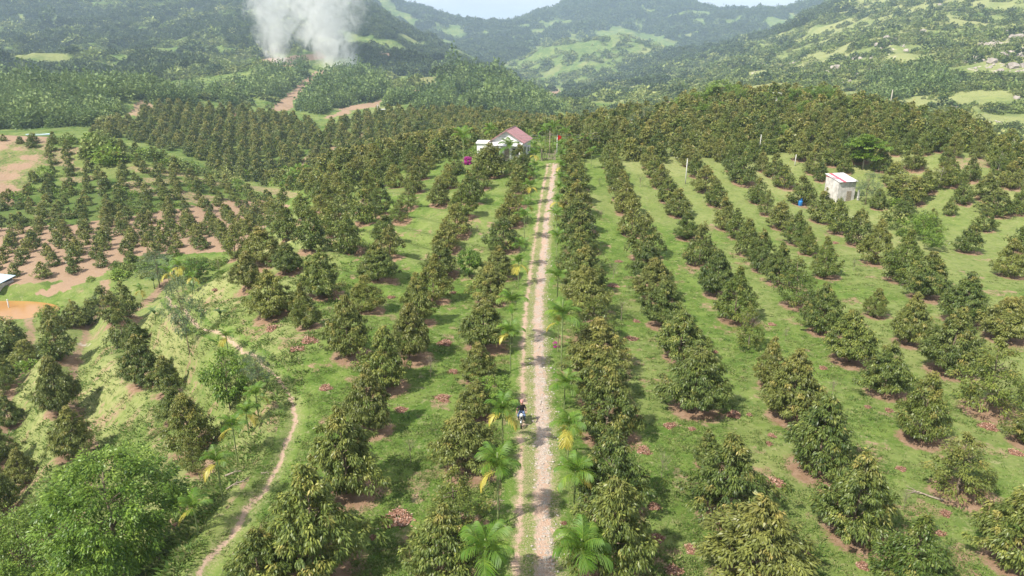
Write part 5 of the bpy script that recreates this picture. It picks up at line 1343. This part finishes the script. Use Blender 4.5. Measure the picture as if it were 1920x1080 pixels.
# ------------------------------------------------------------------ the white house
X, Y, Z, d = ground_at(950, 303)
h_root = empty('house', (X, Y + 1.5, Z), R(-13)); prop(h_root, 'white house with maroon gable roof at the far end of the track', 'house')
WD, DP, EH, RH = 3.3, 7.5, 3.75, 2.1
bm = bmesh.new()
box(bm, -WD, WD, 0, .18, -.6, EH); box(bm, -WD, WD, DP - .18, DP, -.6, EH)
box(bm, -WD, -WD + .18, .181, DP - .181, -.6, EH); box(bm, WD - .18, WD, .181, DP - .181, -.6, EH)
prism(bm, [(-WD, EH + .001), (WD, EH + .001), (0, EH + RH)], .0, .18); prism(bm, [(-WD, EH + .001), (WD, EH + .001), (0, EH + RH)], DP - .18, DP)
add_mesh('wall', bm, M_wall_white, h_root)
for s, lb in ((-1, None), (1, None)):
    bm = bmesh.new(); k = RH / WD
    e0 = Vector((s * (WD + .45), -.55, EH - .45 * k + .05)); r0 = Vector((0, -.55, EH + RH + .05))
    ribbed_sheet(bm, e0, e0 + Vector((0, DP + 1.1, 0)), r0, 34, .04)
    add_mesh('roof_slope', bm, M_roof_red, h_root)
    bm = bmesh.new()
    a = [bm.verts.new(p) for p in (e0 + Vector((0, -.03, -.16)), r0 + Vector((0, -.03, -.16)), r0 + Vector((0, -.03, .03)), e0 + Vector((0, -.03, .03)))]
    c = [bm.verts.new(v.co + Vector((0, .05, 0))) for v in a]
    bm.faces.new(a); bm.faces.new(c[::-1])
    for i in range(4): bm.faces.new((a[i], c[i], c[(i + 1) % 4], a[(i + 1) % 4]))
    add_mesh('barge_board', bm, M_roof_red, h_root)
bm = bmesh.new(); tube(bm, [(0, -.6, EH + RH + .1), (0, DP + .6, EH + RH + .1)], [.1, .1], 8); add_mesh('ridge_cap', bm, M_roof_red, h_root)
bm = bmesh.new(); ribbed_sheet(bm, (-WD - .1, -1.9, EH - .75), (WD + .1, -1.9, EH - .75), (-WD - .1, -.02, EH - .1), 28, .03); add_mesh('porch_roof', bm, M_roof_zinc, h_root)
for x in (-3.0, -1.0, 1.0, 3.0):
    bm = bmesh.new(); box(bm, x - .13, x + .13, -1.8, -1.54, -.5, EH - .72); add_mesh('porch_column', bm, M_wall_white, h_root)
bm = bmesh.new(); box(bm, -WD - .1, WD + .1, -2.0, -.005, -.6, .12); add_mesh('porch_floor', bm, M_concrete, h_root)
bm = bmesh.new()
box(bm, -2.85, -1.15, -1.71, -1.63, .9, .98); box(bm, -2.85, -1.15, -1.71, -1.63, .3, .38); box(bm, 1.15, 2.85, -1.71, -1.63, .9, .98); box(bm, 1.15, 2.85, -1.71, -1.63, .3, .38)
add_mesh('porch_railing', bm, M_white_paint, h_root)
window(h_root, -2.7, -1.0, 1.0, 2.4, -.03); window(h_root, 1.1, 2.8, 1.0, 2.4, -.03)
bm = bmesh.new(); box(bm, -.5, .5, -.06, .03, .121, 2.25); dr = add_mesh('door', bm, M_wood, h_root)
bm = bmesh.new(); tube(bm, [(.38, -.1, 1.1), (.38, -.1, 1.28)], [.02, .02], 6); add_mesh('handle', bm, M_chrome, dr)
# side windows, on the wall that looks right
for y0 in (1.0, 4.2):
    bm = bmesh.new(); t = .07; x = WD + .01
    box(bm, x - .04, x + .05, y0, y0 + 1.5, 1.1, 1.17); box(bm, x - .04, x + .05, y0, y0 + 1.5, 2.43, 2.5); box(bm, x - .04, x + .05, y0, y0 + .07, 1.17, 2.43); box(bm, x - .04, x + .05, y0 + 1.43, y0 + 1.5, 1.17, 2.43); box(bm, x - .04, x + .05, y0 + .72, y0 + .78, 1.17, 2.43)
    f_ = add_mesh('window', bm, M_white_paint, h_root)
    bm = bmesh.new(); box(bm, x, x + .02, y0 + .07, y0 + 1.43, 1.17, 2.43); add_mesh('pane', bm, M_glass, f_)
bm = bmesh.new(); box(bm, WD + .002, WD + .9, .6, 3.2, 2.62, 2.7); add_mesh('side_canopy', bm, M_roof_zinc, h_root)
# outbuilding left of the house
X, Y, Z, d = ground_at(900, 300)
a_root = empty('outbuilding', (X + .3, Y + 4, Z), R(-8), (.8, .8, .86)); prop(a_root, 'low pale outbuilding half hidden by trees left of the house', 'outbuilding')
bm = bmesh.new(); box(bm, -1.4, 1.4, 0, .15, -.5, 3.3); box(bm, -1.4, 1.4, 2.6, 2.75, -.5, 3.3); box(bm, -1.4, -1.25, .151, 2.599, -.5, 3.3); box(bm, 1.25, 1.4, .151, 2.599, -.5, 3.3); add_mesh('wall', bm, M_wall_white, a_root)
bm = bmesh.new(); ribbed_sheet(bm, (-1.7, -.4, 3.32), (1.7, -.4, 3.32), (-1.7, 3.1, 3.75), 16, .03); add_mesh('roof', bm, M_wall_white, a_root)
window(a_root, -.6, .6, 1.2, 2.3, -.03)

# ------------------------------------------------------------------ the small shed on the right
X, Y, Z, d = ground_at(1590, 384)
s_root = empty('shed', (X, Y + 1.2, Z), R(14)); prop(s_root, 'small plastered shed with red and white sheet roof at the upper right', 'shed')
W2, D2, H1, H2 = 1.65, 3.3, 3.55, 4.25
bm = bmesh.new()
t = .15
box(bm, -W2, W2, 0, t, -.5, H1)
box(bm, -W2, W2, D2 - t, D2, -.5, H2)
for x0 in (-W2, W2 - t):
    v = [bm.verts.new(p) for p in ((x0, t, -.5), (x0, D2 - t, -.5), (x0, D2 - t, H2), (x0, t, H1), (x0 + t, t, -.5), (x0 + t, D2 - t, -.5), (x0 + t, D2 - t, H2), (x0 + t, t, H1))]
    for f in ((0, 1, 2, 3), (4, 7, 6, 5), (0, 4, 5, 1), (1, 5, 6, 2), (2, 6, 7, 3), (3, 7, 4, 0)): bm.faces.new([v[i] for i in f])
add_mesh('wall', bm, M_wall_grey, s_root)
xs = [-W2 - .15, -W2 + .55, -W2 + 1.2, -W2 + 1.75, W2 - .55, W2 + .15]
for i in range(5):
    bm = bmesh.new(); slope = (H2 - H1) / D2; yb = -.35; 
    ribbed_sheet(bm, (xs[i], yb, H1 + .05 + yb * slope + .004 * i), (xs[i + 1] + .03, yb, H1 + .05 + yb * slope + .004 * i), (xs[i], D2 + .25, H2 + .07 + .25 * slope + .004 * i), 5, .025)
    o = add_mesh('roof_sheet', bm, M_roof_red2 if i in (1,) else M_roof_zinc, s_root)
    if i == 1: o['label'] = 'faded red roof sheet'
bm = bmesh.new(); box(bm, -W2 - .1, W2 + .1, -.12, -.005, H1 - .12, H1 - .02); add_mesh('eaves_beam', bm, M_wood, s_root)
bm = bmesh.new(); box(bm, -W2 - .07, -W2 - .005, .2, D2, H1 + .42, H1 + .50); add_mesh('side_trim', bm, M_roof_red2, s_root)
bm = bmesh.new(); box(bm, .1, .95, -.05, -.004, -.1, 1.95); dr = add_mesh('door', bm, M_wood, s_root)
bm = bmesh.new(); tube(bm, [(.2, -.09, .95), (.2, -.09, 1.1)], [.02, .02], 6); add_mesh('handle', bm, M_chrome, dr)
bm = bmesh.new(); box(bm, W2 + .35, W2 + .6, -.5, -.25, -.3, 2.1); add_mesh('corner_post', bm, M_concrete, s_root)

# ------------------------------------------------------------------ barn by the pond
X, Y, Z, d = ground_at(8, 556, 90)
b_root = empty('barn', (X - 5.4, Y + 1, Z), R(-16), (1, 1, .85)); prop(b_root, 'low grey barn with pale blue sheet roof beside the muddy pond', 'barn')
bm = bmesh.new(); box(bm, -4.5, 4.2, 0, .15, -.6, 1.9); box(bm, -4.5, 4.2, 3.4, 3.55, -.6, 2.6); box(bm, -4.5, -4.35, .151, 3.399, -.6, 1.9); box(bm, 4.05, 4.2, .151, 3.399, -.6, 1.9); add_mesh('wall', bm, M_wall_grey, b_root)
bm = bmesh.new(); ribbed_sheet(bm, (-4.9, -.5, 1.85), (4.6, -.5, 1.85), (-4.9, 3.8, 2.75), 38, .03); add_mesh('roof', bm, M_roof_blue, b_root)
window(b_root, 1.4, 2.6, .8, 1.6, -.03)
bm = bmesh.new(); box(bm, -1.2, 1.0, -.06, -.005, .9, 1.35); add_mesh('pale_panel', bm, M_white_paint, b_root)
bm = bmesh.new(); box(bm, 3.0, 3.85, -.05, -.005, -.2, 1.75); add_mesh('door', bm, M_wood, b_root)

# hut roof on the hillock and reservoir on the left hill
X, Y, Z, d = ground_at(1457, 200, 150)
r_ = empty('hut', (X, Y, Z), R(20)); prop(r_, 'tiny white roofed hut among trees on the hillock crest', 'hut')
bm = bmesh.new(); box(bm, -.9, .9, -.9, .9, -.4, 3.4); add_mesh('wall', bm, M_wall_grey, r_)
bm = bmesh.new(); ribbed_sheet(bm, (-1.2, -1.2, 3.42), (1.2, -1.2, 3.42), (-1.2, 1.2, 3.9), 10, .03); add_mesh('roof', bm, M_wall_white, r_)
window(r_, -.4, .4, 1.2, 2.0, -.93)
X, Y, Z, d = ground_at(60, 255, 160)
r_ = empty('reservoir', (X, Y + 4, Z), 0, (.85, .8, 1)); prop(r_, 'shallow lined reservoir with pale blue rim on the bare left hilltop', 'reservoir')
bm = bmesh.new(); tube(bm, [(5.6 * math.cos(a * math.pi / 12), 3 * math.sin(a * math.pi / 12), .1) for a in range(25)], [.22] * 25, 6); add_mesh('rim', bm, M_roof_blue, r_)
bm = bmesh.new(); bm.faces.new([bm.verts.new((5.5 * math.cos(a * math.pi / 12), 2.9 * math.sin(a * math.pi / 12), .15)) for a in range(24)]); add_mesh('water_surface', bm, M_roof_blue, r_)

# ------------------------------------------------------------------ posts, lamp, flag, gate, barrel
def post(px, py, top, r, label, mat=M_concrete, name='post', dmin=0, cap=True, cat='post', group='slim pale posts'):
    X, Y, Z, d = ground_at(px, py, dmin)
    ang = PITCH + math.atan((top - 540) / F); h = max(.6, CAM_Z - math.tan(ang) * Y - Z)
    root = empty(name, (X, Y, Z)); prop(root, label, cat, group)
    bm = bmesh.new(); tube(bm, [(0, 0, -.3), (0, 0, h * .5), (.02, 0, h)], [r, r * .9, r * .8], 8); add_mesh('shaft', bm, mat, root)
    bm = bmesh.new(); tube(bm, [(.02, 0, h + .001), (.02, 0, h + .06)], [r * 1.3, r * 1.1], 8); add_mesh('cap', bm, mat, root)
    return root, h
post(1285, 345, 298, .09, 'tall white post between the third rows, upper middle right')
post(1424, 282, 253, .09, 'white post behind the fifth row on the upper right')
post(1490, 312, 290, .09, 'short white post left of the shed on the upper right')
post(20, 590, 562, .10, 'leaning pale post standing in the muddy pond', dmin=60)
post(1818, 528, 512, .13, 'short thick white post by a brown bush at the right')
post(1668, 195 + 8, 168, .3, 'pale dead trunk on the right mountain foot', dmin=250, name='dead_trunk', cat='dead tree', mat=M_bark_pale, group='dead trunks')
root, h = post(709, 223, 196, .13, 'street lamp pole on the ridge left of the low green hill', dmin=150, name='street_lamp', cat='street lamp', group=None)
bm = bmesh.new(); tube(bm, [(0, 0, h), (1.0, 0, h - .8), (1.9, 0, h - 1.9)], [.06, .05, .05], 6); add_mesh('arm', bm, M_concrete, root)
bm = bmesh.new(); box(bm, 1.5, 3.6, -.4, .4, h - 2.2, h - 1.9); add_mesh('panel', bm, M_white_paint, root)
root, h = post(1044, 292, 252, .06, 'white flagpole with a red flag beside the gate', mat=M_white_paint, name='flagpole', cat='flagpole', group=None)
bm = bmesh.new()
vv = [[bm.verts.new((.05 + .16 * i, .06 * math.sin(i * 1.3), h - .1 - .95 * j / 3 - .05 * i)) for i in range(6)] for j in range(4)]
for j in range(3):
    for i in range(5): bm.faces.new((vv[j][i], vv[j][i + 1], vv[j + 1][i + 1], vv[j + 1][i]))
ret = bmesh.ops.solidify(bm, geom=bm.faces[:], thickness=.02); add_mesh('flag', bm, M_redflag, root)
X, Y, Z, d = ground_at(1028, 301)
root = empty('gate', (X, Y, Z), R(-5)); prop(root, 'wooden gate with tall posts closing the end of the track', 'gate')
for x in (-1.3, 1.3):
    bm = bmesh.new(); box(bm, x - .12, x + .12, -.12, .12, -.3, 2.1 if x < 0 else 1.9); add_mesh('gate_post', bm, M_wood, root)
for k in range(7):
    bm = bmesh.new(); x = -1.05 + k * .35; box(bm, x - .06, x + .06, -.03, .03, .15, 1.35); add_mesh('bar', bm, M_wood, root)
for z in (.3, 1.15):
    bm = bmesh.new(); box(bm, -1.17, 1.17, .031, .09, z, z + .1); add_mesh('rail', bm, M_wood, root)
X, Y, Z, d = ground_at(1030, 300)
root = empty('utility_pole', (X + .2, Y + 3, Z)); prop(root, 'thin wooden utility pole carrying wires beside the gate', 'utility pole')
bm = bmesh.new(); tube(bm, [(0, 0, -.3), (0, 0, 5.2)], [.09, .07], 8); add_mesh('shaft', bm, M_wood, root)
bm = bmesh.new(); box(bm, -.7, .7, -.05, .05, 4.6, 4.7); add_mesh('crossarm', bm, M_wood, root)
for z, y in ((4.75, 0), (4.2, 0), (3.7, 0)):
    bm = bmesh.new(); tube(bm, [(-10 + i * 2, i * .15, z - .5 * (1 - ((i - 5) / 5) ** 2)) for i in range(11)], [.03] * 11, 4); add_mesh('wire', bm, M_wire, root)
X, Y, Z, d = ground_at(1500, 386)
root = empty('barrel', (X, Y, Z)); prop(root, 'bright blue plastic barrel on the grass left of the shed', 'barrel')
bm = bmesh.new(); tube(bm, [(0, 0, -.02), (0, 0, .05), (0, 0, .28), (0, 0, .31), (0, 0, .55), (0, 0, .58), (0, 0, .78), (0, 0, .85)], [.27, .32, .34, .36, .34, .36, .33, .27], 18); add_mesh('body', bm, M_blue, root)
bm = bmesh.new(); tube(bm, [(.08, .05, .851), (.1, .05, .95), (.22, .05, 1.15), (.32, .05, 1.05)], [.17, .15, .14, .08], 10); add_mesh('folded_sheet', bm, M_blue, root)

# ------------------------------------------------------------------ motorbike and rider
def torus(bm, R_, r_, c, n=22, m=8, mi=0):
    rings = []
    for i in range(n):
        a = 2 * math.pi * i / n
        rings.append([bm.verts.new((c[0] + r_ * math.sin(2 * math.pi * k / m), c[1] + (R_ + r_ * math.cos(2 * math.pi * k / m)) * math.cos(a), c[2] + (R_ + r_ * math.cos(2 * math.pi * k / m)) * math.sin(a))) for k in range(m)])
    for i in range(n):
        for k in range(m):
            f = bm.faces.new((rings[i][k], rings[i][(k + 1) % m], rings[(i + 1) % n][(k + 1) % m], rings[(i + 1) % n][k])); f.smooth = True; f.material_index = mi
X, Y, Z, d = ground_at(978, 796)
MB = empty('motorbike', (X, Y, Z + .05), R(-4)); prop(MB, 'small dark motorbike ridden towards the camera on the dirt track', 'motorbike')
for y, nm in ((-.62, 'front wheel'), (.62, 'rear wheel')):
    bm = bmesh.new(); tube(bm, [(-.05, y, .29), (.05, y, .29)], [.045, .045], 10)
    for k in range(12):
        a = k * math.pi / 6; tube(bm, [(0, y + .04 * math.cos(a), .29 + .04 * math.sin(a)), (0, y + .22 * math.cos(a), .29 + .22 * math.sin(a))], [.006, .006], 4)
    torus(bm, .225, .018, (0, y, .29)); w_ = add_mesh('wheel', bm, M_chrome, MB)
    bm = bmesh.new(); torus(bm, .255, .04, (0, y, .29)); add_mesh('tyre', bm, M_rubber, w_)
bm = bmesh.new()
tube(bm, [(0, -.38, .86), (0, -.25, .6), (0, .0, .48), (0, .3, .52), (0, .55, .66), (0, .8, .72)], [.09, .13, .11, .14, .13, .05], 10); add_mesh('body', bm, M_dark, MB)
bm = bmesh.new(); tube(bm, [(0, -.08, .72), (0, .15, .76), (0, .5, .80), (0, .72, .82)], [.08, .13, .13, .08], 10); add_mesh('seat', bm, M_rubber, MB)
bm = bmesh.new()
for x in (-.08, .08): tube(bm, [(x, -.62, .29), (x, -.48, .62), (x * .7, -.40, .95)], [.022, .024, .02], 6)
add_mesh('fork', bm, M_chrome, MB)
bm = bmesh.new(); tube(bm, [(0, -.90, .42), (0, -.80, .58), (0, -.62, .63), (0, -.45, .58)], [.03, .05, .055, .04], 8); add_mesh('mudguard', bm, M_chrome, MB)
bm = bmesh.new(); tube(bm, [(-.34, -.30, 1.02), (-.2, -.38, 1.0), (0, -.40, .97), (.2, -.38, 1.0), (.34, -.30, 1.02)], [.018] * 5, 6); add_mesh('handlebar', bm, M_dark, MB)
bm = bmesh.new(); tube(bm, [(0, -.40, .94), (0, -.50, .90), (0, -.56, .88)], [.11, .12, .07], 10); add_mesh('headlight', bm, M_white_paint, MB)
for s in (-1, 1):
    bm = bmesh.new(); tube(bm, [(s * .22, -.37, 1.0), (s * .28, -.38, 1.22)], [.008, .008], 5); tube(bm, [(s * .29, -.36, 1.26), (s * .29, -.40, 1.26)], [.055, .05], 10); add_mesh('mirror', bm, M_dark, MB)
bm = bmesh.new(); tube(bm, [(.14, .05, .3), (.16, .5, .34), (.17, .85, .42)], [.035, .05, .045], 8); add_mesh('exhaust', bm, M_chrome, MB)
for s in (-1, 1):
    bm = bmesh.new(); tube(bm, [(s * .08, .0, .30), (s * .26, -.02, .30)], [.018, .018], 6); add_mesh('footrest', bm, M_rubber, MB)
# rider: one skinned body
PB = bpy.data.meshes.new('person')
J = {'pel': (0, .18, .90, .15), 'wai': (0, .14, 1.08, .135), 'che': (0, .06, 1.30, .165), 'nek': (0, .02, 1.46, .06), 'hd1': (0, .0, 1.56, .085), 'hd2': (0, -.01, 1.66, .10), 'hd3': (0, 0, 1.74, .075)}
for s, q in ((-1, 'l'), (1, 'r')):
    J[q + 'sh'] = (s * .18, .06, 1.38, .075); J[q + 'el'] = (s * .30, -.10, 1.18, .05); J[q + 'wr'] = (s * .32, -.25, 1.07, .035); J[q + 'ha'] = (s * .32, -.32, 1.05, .04)
    J[q + 'hi'] = (s * .10, .14, .86, .105); J[q + 'kn'] = (s * .23, -.24, .74, .075); J[q + 'an'] = (s * .20, -.02, .38, .05); J[q + 'fo'] = (s * .21, -.16, .33, .05)
names = list(J); ix = {n_: i for i, n_ in enumerate(names)}
E = [('pel', 'wai'), ('wai', 'che'), ('che', 'nek'), ('nek', 'hd1'), ('hd1', 'hd2'), ('hd2', 'hd3')]
for q in 'lr': E += [('che', q + 'sh'), (q + 'sh', q + 'el'), (q + 'el', q + 'wr'), (q + 'wr', q + 'ha'), ('pel', q + 'hi'), (q + 'hi', q + 'kn'), (q + 'kn', q + 'an'), (q + 'an', q + 'fo')]
PB.from_pydata([J[n_][:3] for n_ in names], [(ix[a], ix[c_]) for a, c_ in E], [])
tmp = bpy.data.objects.new('person_tmp', PB); scene.collection.objects.link(tmp)
sk = tmp.modifiers.new('skin', 'SKIN'); PB.skin_vertices.new() if not PB.skin_vertices else None
for i, n_ in enumerate(names): PB.skin_vertices[0].data[i].radius = (J[n_][3], J[n_][3]); PB.skin_vertices[0].data[i].use_root = (n_ == 'pel')
sb = tmp.modifiers.new('sub', 'SUBSURF'); sb.levels = 2; sb.render_levels = 2
dg = bpy.context.evaluated_depsgraph_get(); dg.update()
me = bpy.data.meshes.new_from_object(tmp.evaluated_get(dg)); bpy.data.objects.remove(tmp)
me.name = 'person_body'; me.materials.clear()
for m_ in (M_shirt, M_jeans, M_skin, M_dark): me.materials.append(m_)
for p in me.polygons:
    c_ = p.center; p.use_smooth = True
    p.material_index = 2 if c_.z > 1.47 or (abs(c_.x) > .27 and c_.y < -.12 and c_.z > .95) else (0 if c_.z > .99 else (3 if c_.z < .40 else 1))
RD = empty('person', (X, Y, Z + .05), R(-4)); prop(RD, 'rider in black top and blue jeans astride the motorbike', 'person')
link(bpy.data.objects.new('body', me), RD)
bm = bmesh.new(); tube(bm, [(0, .005, 1.665), (0, .005, 1.74), (0, .01, 1.80), (0, .01, 1.835)], [.108, .112, .09, .04], 14); tube(bm, [(0, -.04, 1.70), (0, -.13, 1.695), (0, -.2, 1.68)], [.085, .075, .03], 10); add_mesh('cap', bm, M_cap, RD)
bm = bmesh.new(); tube(bm, [(0, .055, 1.56), (0, .06, 1.66)], [.07, .085], 12); add_mesh('hair', bm, M_hair, RD)
for s in (-1, 1):
    for k in range(4):
        bm = bmesh.new(); x = s * (.28 + k * .025); tube(bm, [(x, -.31, 1.07), (x, -.36, 1.055), (x, -.365, 1.02), (x, -.34, 1.0)], [.012, .012, .011, .008], 6); add_mesh('finger', bm, M_skin, RD)
    bm = bmesh.new(); tube(bm, [(s * .28, -.29, 1.05), (s * .25, -.32, 1.02), (s * .25, -.345, 1.0)], [.013, .012, .009], 6); add_mesh('thumb', bm, M_skin, RD)

# ------------------------------------------------------------------ boulders on the right mountain
bmesh_rocks = [rock_mesh('boulder', 800 + i, M_rock, 2, .75) for i in range(5)]
BOUL = [(1665, 82, 22), (1646, 86, 16), (1680, 80, 14), (1434, 126, 20), (1487, 123, 16), (1565, 130, 20), (1578, 122, 14), (1550, 140, 16), (1575, 150, 10), (1622, 122, 12), (1635, 118, 12), (1600, 112, 10), (1585, 108, 10), (1700, 135, 16), (1720, 122, 14), (1770, 174, 22), (1795, 158, 16), (1860, 118, 24), (1880, 108, 22), (1900, 128, 26), (1912, 110, 20), (1875, 135, 18), (1910, 72, 20), (1890, 62, 14), (1845, 75, 14), (1825, 80, 12), (1802, 85, 14), (1786, 205, 16), (1765, 200, 14), (1803, 230, 24), (1820, 242, 16), (1850, 248, 18), (1905, 258, 14), (1800, 19, 8), (1762, 10, 10), (1698, 97, 12), (1843, 115, 10), (1730, 60, 12), (1815, 246, 12), (1905, 185, 14)]
rb = np.random.RandomState(5)
for (px, py, w) in BOUL:
    X, Y, Z, d = ground_at(px, py, 240)
    s = w * d / F / 2
    o = link(bpy.data.objects.new('boulder', bmesh_rocks[rb.randint(5)])); o.location = (X, Y, Z + s * .15); o.rotation_euler = (rb.uniform(-.3, .3), rb.uniform(-.3, .3), rb.uniform(0, 6.28)); o.scale = (s, s * rb.uniform(.7, 1.1), s * rb.uniform(.6, 1.0))
    hgt = 'high up' if py < 90 else ('halfway up' if py < 150 else 'low down')
    sd = 'left part' if px < 1610 else ('middle' if px < 1780 else 'right part')
    prop(o, '%s grey granite boulder %s on the %s of the right mountain' % ('large' if w > 19 else ('middling' if w > 13 else 'small'), hgt, sd), 'boulder', 'granite boulders %s, %s' % (hgt, sd))
A = polar_pts(40000, 270, 1100, 14, 46)
rkp = [([(1560, 140), (1600, 105), (1660, 110), (1640, 130), (1580, 160)], 300, 1200, .7), ([(1780, 100), (1920, 60), (1960, 150), (1850, 145)], 300, 900, .75), ([(1420, 140), (1440, 115), (1500, 115), (1480, 135)], 400, 1200, .5), ([(1640, 95), (1660, 70), (1700, 80), (1690, 95)], 400, 1200, .7), ([(1750, 215), (1850, 220), (1920, 250), (1920, 275), (1800, 255)], 250, 600, .55), ([(1300, 190), (1450, 100), (1600, 20), (1920, -10), (1920, 270), (1750, 240), (1500, 180)], 250, 1200, .0)]
k = take(rkp, *A, 18, 91) & (rs.uniform(size=len(A[0])) < .22)
X, Y, Z, px, py, d = [a[k] for a in A]
s = d * .0022 * rs.lognormal(0, .4, len(X))
scatter('scree', [rock_mesh('scree_rock', 820 + i, M_rock, 1, .8) for i in range(4)], np.stack([X, Y, Z], 1), rs.uniform(0, 6.28, (len(X), 3)), s[:, None] * rs.uniform(.7, 1.3, (len(X), 3)), rs.randint(0, 4, len(X)), 'pale rocks scattered on the right mountain')

# ------------------------------------------------------------------ grass tufts on the near ground
def tuft_mesh(seed, n=16, mat=None):
    r_ = np.random.RandomState(seed); a = r_.uniform(0, 6.28, n); rad_ = r_.uniform(0, .22, n)
    C = np.stack([rad_ * np.cos(a), rad_ * np.sin(a), np.full(n, -.02)], 1); D = np.stack([np.cos(a) * .6, np.sin(a) * .6, np.ones(n)], 1) + r_.normal(size=(n, 3)) * .2
    V, Fc, tt, yy = leaf_mesh(C, D, .17 * r_.uniform(.6, 1.4, n), np.full(n, .045), r_, r_.uniform(.2, .9, n), np.clip(r_.normal(size=n) * .3, 0, 1), droop=.35)
    return mesh_np('grass_tuft', V, Fc, [mat], attrs={'tint': ('FLOAT', tt), 'young': ('FLOAT', yy)})
M_grass = leaf_mat('grass_blade', (.050, .105, .016), (.105, .185, .030), (.20, .27, .065), (.31, .28, .13), .3, under=(.10, .16, .035), rough=.7, trans=.3, vary=.7)
A = polar_pts(110000, 22, 95)
X, Y = A[0], A[1]
tr_ = np.interp(Y, tc_[:, 1], tc_[:, 0]); offt = X - tr_
dens = np.exp(-np.hypot(X, Y) / 120) * (.25 + .75 * (fbm(X / 1.6, Y / 1.6, 3, 95) > .5))
near_path = np.full(len(X), 9.0); pc, _ = resample(pl, .5)
sel = (X < -8)
near_path[sel] = np.min(np.hypot(X[sel][:, None] - pc[None, :, 0], Y[sel][:, None] - pc[None, :, 1]), axis=1)
trp = placed; under = np.min(np.hypot(X[:, None] - trp[None, :, 0], Y[:, None] - trp[None, :, 1]), axis=1)
k = (rs.uniform(size=len(X)) < dens) & (np.abs(offt) > 1.0 + rs.uniform(size=len(X)) * 1.2) & (near_path > .3) & (under > 1.7)
X, Y, Z = X[k], Y[k], A[2][k]
s = rs.lognormal(0, .3, len(X)) * (.75 + .8 * (X < -16))
rot = np.zeros((len(X), 3)); rot[:, 2] = rs.uniform(0, 6.28, len(X))
scatter('grass', [tuft_mesh(900 + i, mat=M_grass) for i in range(4)], np.stack([X, Y, Z], 1), rot, s[:, None] * np.stack([np.ones(len(X)) * 1.2, np.ones(len(X)) * 1.2, rs.uniform(.6, 1.2, len(X))], 1), rs.randint(0, 4, len(X)), 'short green grass between the rows')

# ------------------------------------------------------------------ smoke plumes
def plume(name, px, py, dmin, r0, r1, hgt, lean, curve, dens, label, seed, squash=.8):
    X, Y, Z, d = ground_at(px, py, dmin)
    bm = bmesh.new(); rings = []; n = 18; m = 14
    for i in range(m):
        t = i / (m - 1); z = -4 + t * (hgt + 4); tt = max(0, z / hgt)
        r = (r0 + (r1 - r0) * tt ** .8) * 1.12; cx = lean * tt + curve * tt * tt
        rings.append([bm.verts.new((cx + r * math.cos(2 * math.pi * k / n), r * squash * math.sin(2 * math.pi * k / n), z)) for k in range(n)])
    for a, c_ in zip(rings, rings[1:]):
        for k in range(n): bm.faces.new((a[k], a[(k + 1) % n], c_[(k + 1) % n], c_[k]))
    bm.faces.new(rings[0][::-1]); bm.faces.new(rings[-1])
    m_, nt, out = new_mat(name + '_volume'); b = N(nt)
    tc = b.n('ShaderNodeTexCoord').outputs['Object']
    sp = b.n('ShaderNodeSeparateXYZ'); b.l(tc, sp.inputs[0])
    tz = b.math('MAXIMUM', b.math('DIVIDE', sp.outputs[2], hgt), 0.0)
    cx = b.math('ADD', b.math('MULTIPLY', tz, lean), b.math('MULTIPLY', b.math('MULTIPLY', tz, tz), curve))
    rr_ = b.math('ADD', b.math('MULTIPLY', b.math('POWER', tz, .8), r1 - r0), r0)
    dx = b.math('DIVIDE', b.math('SUBTRACT', sp.outputs[0], cx), rr_); dy = b.math('DIVIDE', sp.outputs[1], b.math('MULTIPLY', rr_, squash))
    rad_ = b.math('SQRT', b.math('ADD', b.math('MULTIPLY', dx, dx), b.math('MULTIPLY', dy, dy)))
    mp = b.n('ShaderNodeMapping'); b.l(tc, mp.inputs['Vector']); mp.inputs['Location'].default_value = (seed * 13.1, 0, 0); mp.inputs['Scale'].default_value = (1, 1, .75)
    nz = b.noise(mp.outputs[0], .05, 8, .66, 1.6)
    body = b.mrange(b.math('ADD', rad_, b.math('MULTIPLY', b.math('SUBTRACT', nz, .5), 3.6)), .95, .2)
    thin = b.math('DIVIDE', 1.0, b.math('ADD', b.math('DIVIDE', rr_, r0), .2))
    topf = b.mrange(tz, 1.0, .55)
    de = b.math('MULTIPLY', b.math('MULTIPLY', b.math('MULTIPLY', body, thin), topf), dens)
    pv = b.n('ShaderNodeVolumePrincipled'); pv.inputs['Color'].default_value = (.99, .995, 1.0, 1); b.l(de, pv.inputs['Density']); pv.inputs['Anisotropy'].default_value = .1
    pv.inputs['Blackbody Intensity'].default_value = 0
    b.l(pv.outputs[0], out.inputs['Volume'])
    o = link(bpy.data.objects.new(name, bm_mesh(name, bm, m_))); o.location = (X, Y, Z); prop(o, label, 'smoke')
    return o
plume('smoke_plume', 524, 120, 450, 13, 70, 170, -18, 46, .085, 'thin white smoke plume rising left from the burning strip', 1)
plume('smoke_plume', 634, 132, 450, 20, 88, 170, -40, 30, .095, 'thick grey-white smoke plume rising right over the cleared strip', 5)

# ------------------------------------------------------------------ haze
zmin, zmax = float(GZ.min()), float(GZ.max())
bm = bmesh.new(); box(bm, -6700, 6700, -6700, 6700, zmin - 1.5, max(zmax + 40, 150))
m_, nt, out = new_mat('haze_air'); b = N(nt)
pv = b.n('ShaderNodeVolumePrincipled'); pv.inputs['Color'].default_value = (.58, .75, 1.0, 1); pv.inputs['Density'].default_value = .00019; pv.inputs['Anisotropy'].default_value = .0
b.l(pv.outputs[0], out.inputs['Volume'])
hz = link(bpy.data.objects.new('haze', bm_mesh('haze', bm, m_))); hz['kind'] = 'stuff'
print('Z range', zmin, zmax, 'trees', len(trees), 'ind', len(ind), 'rest', len(rest))
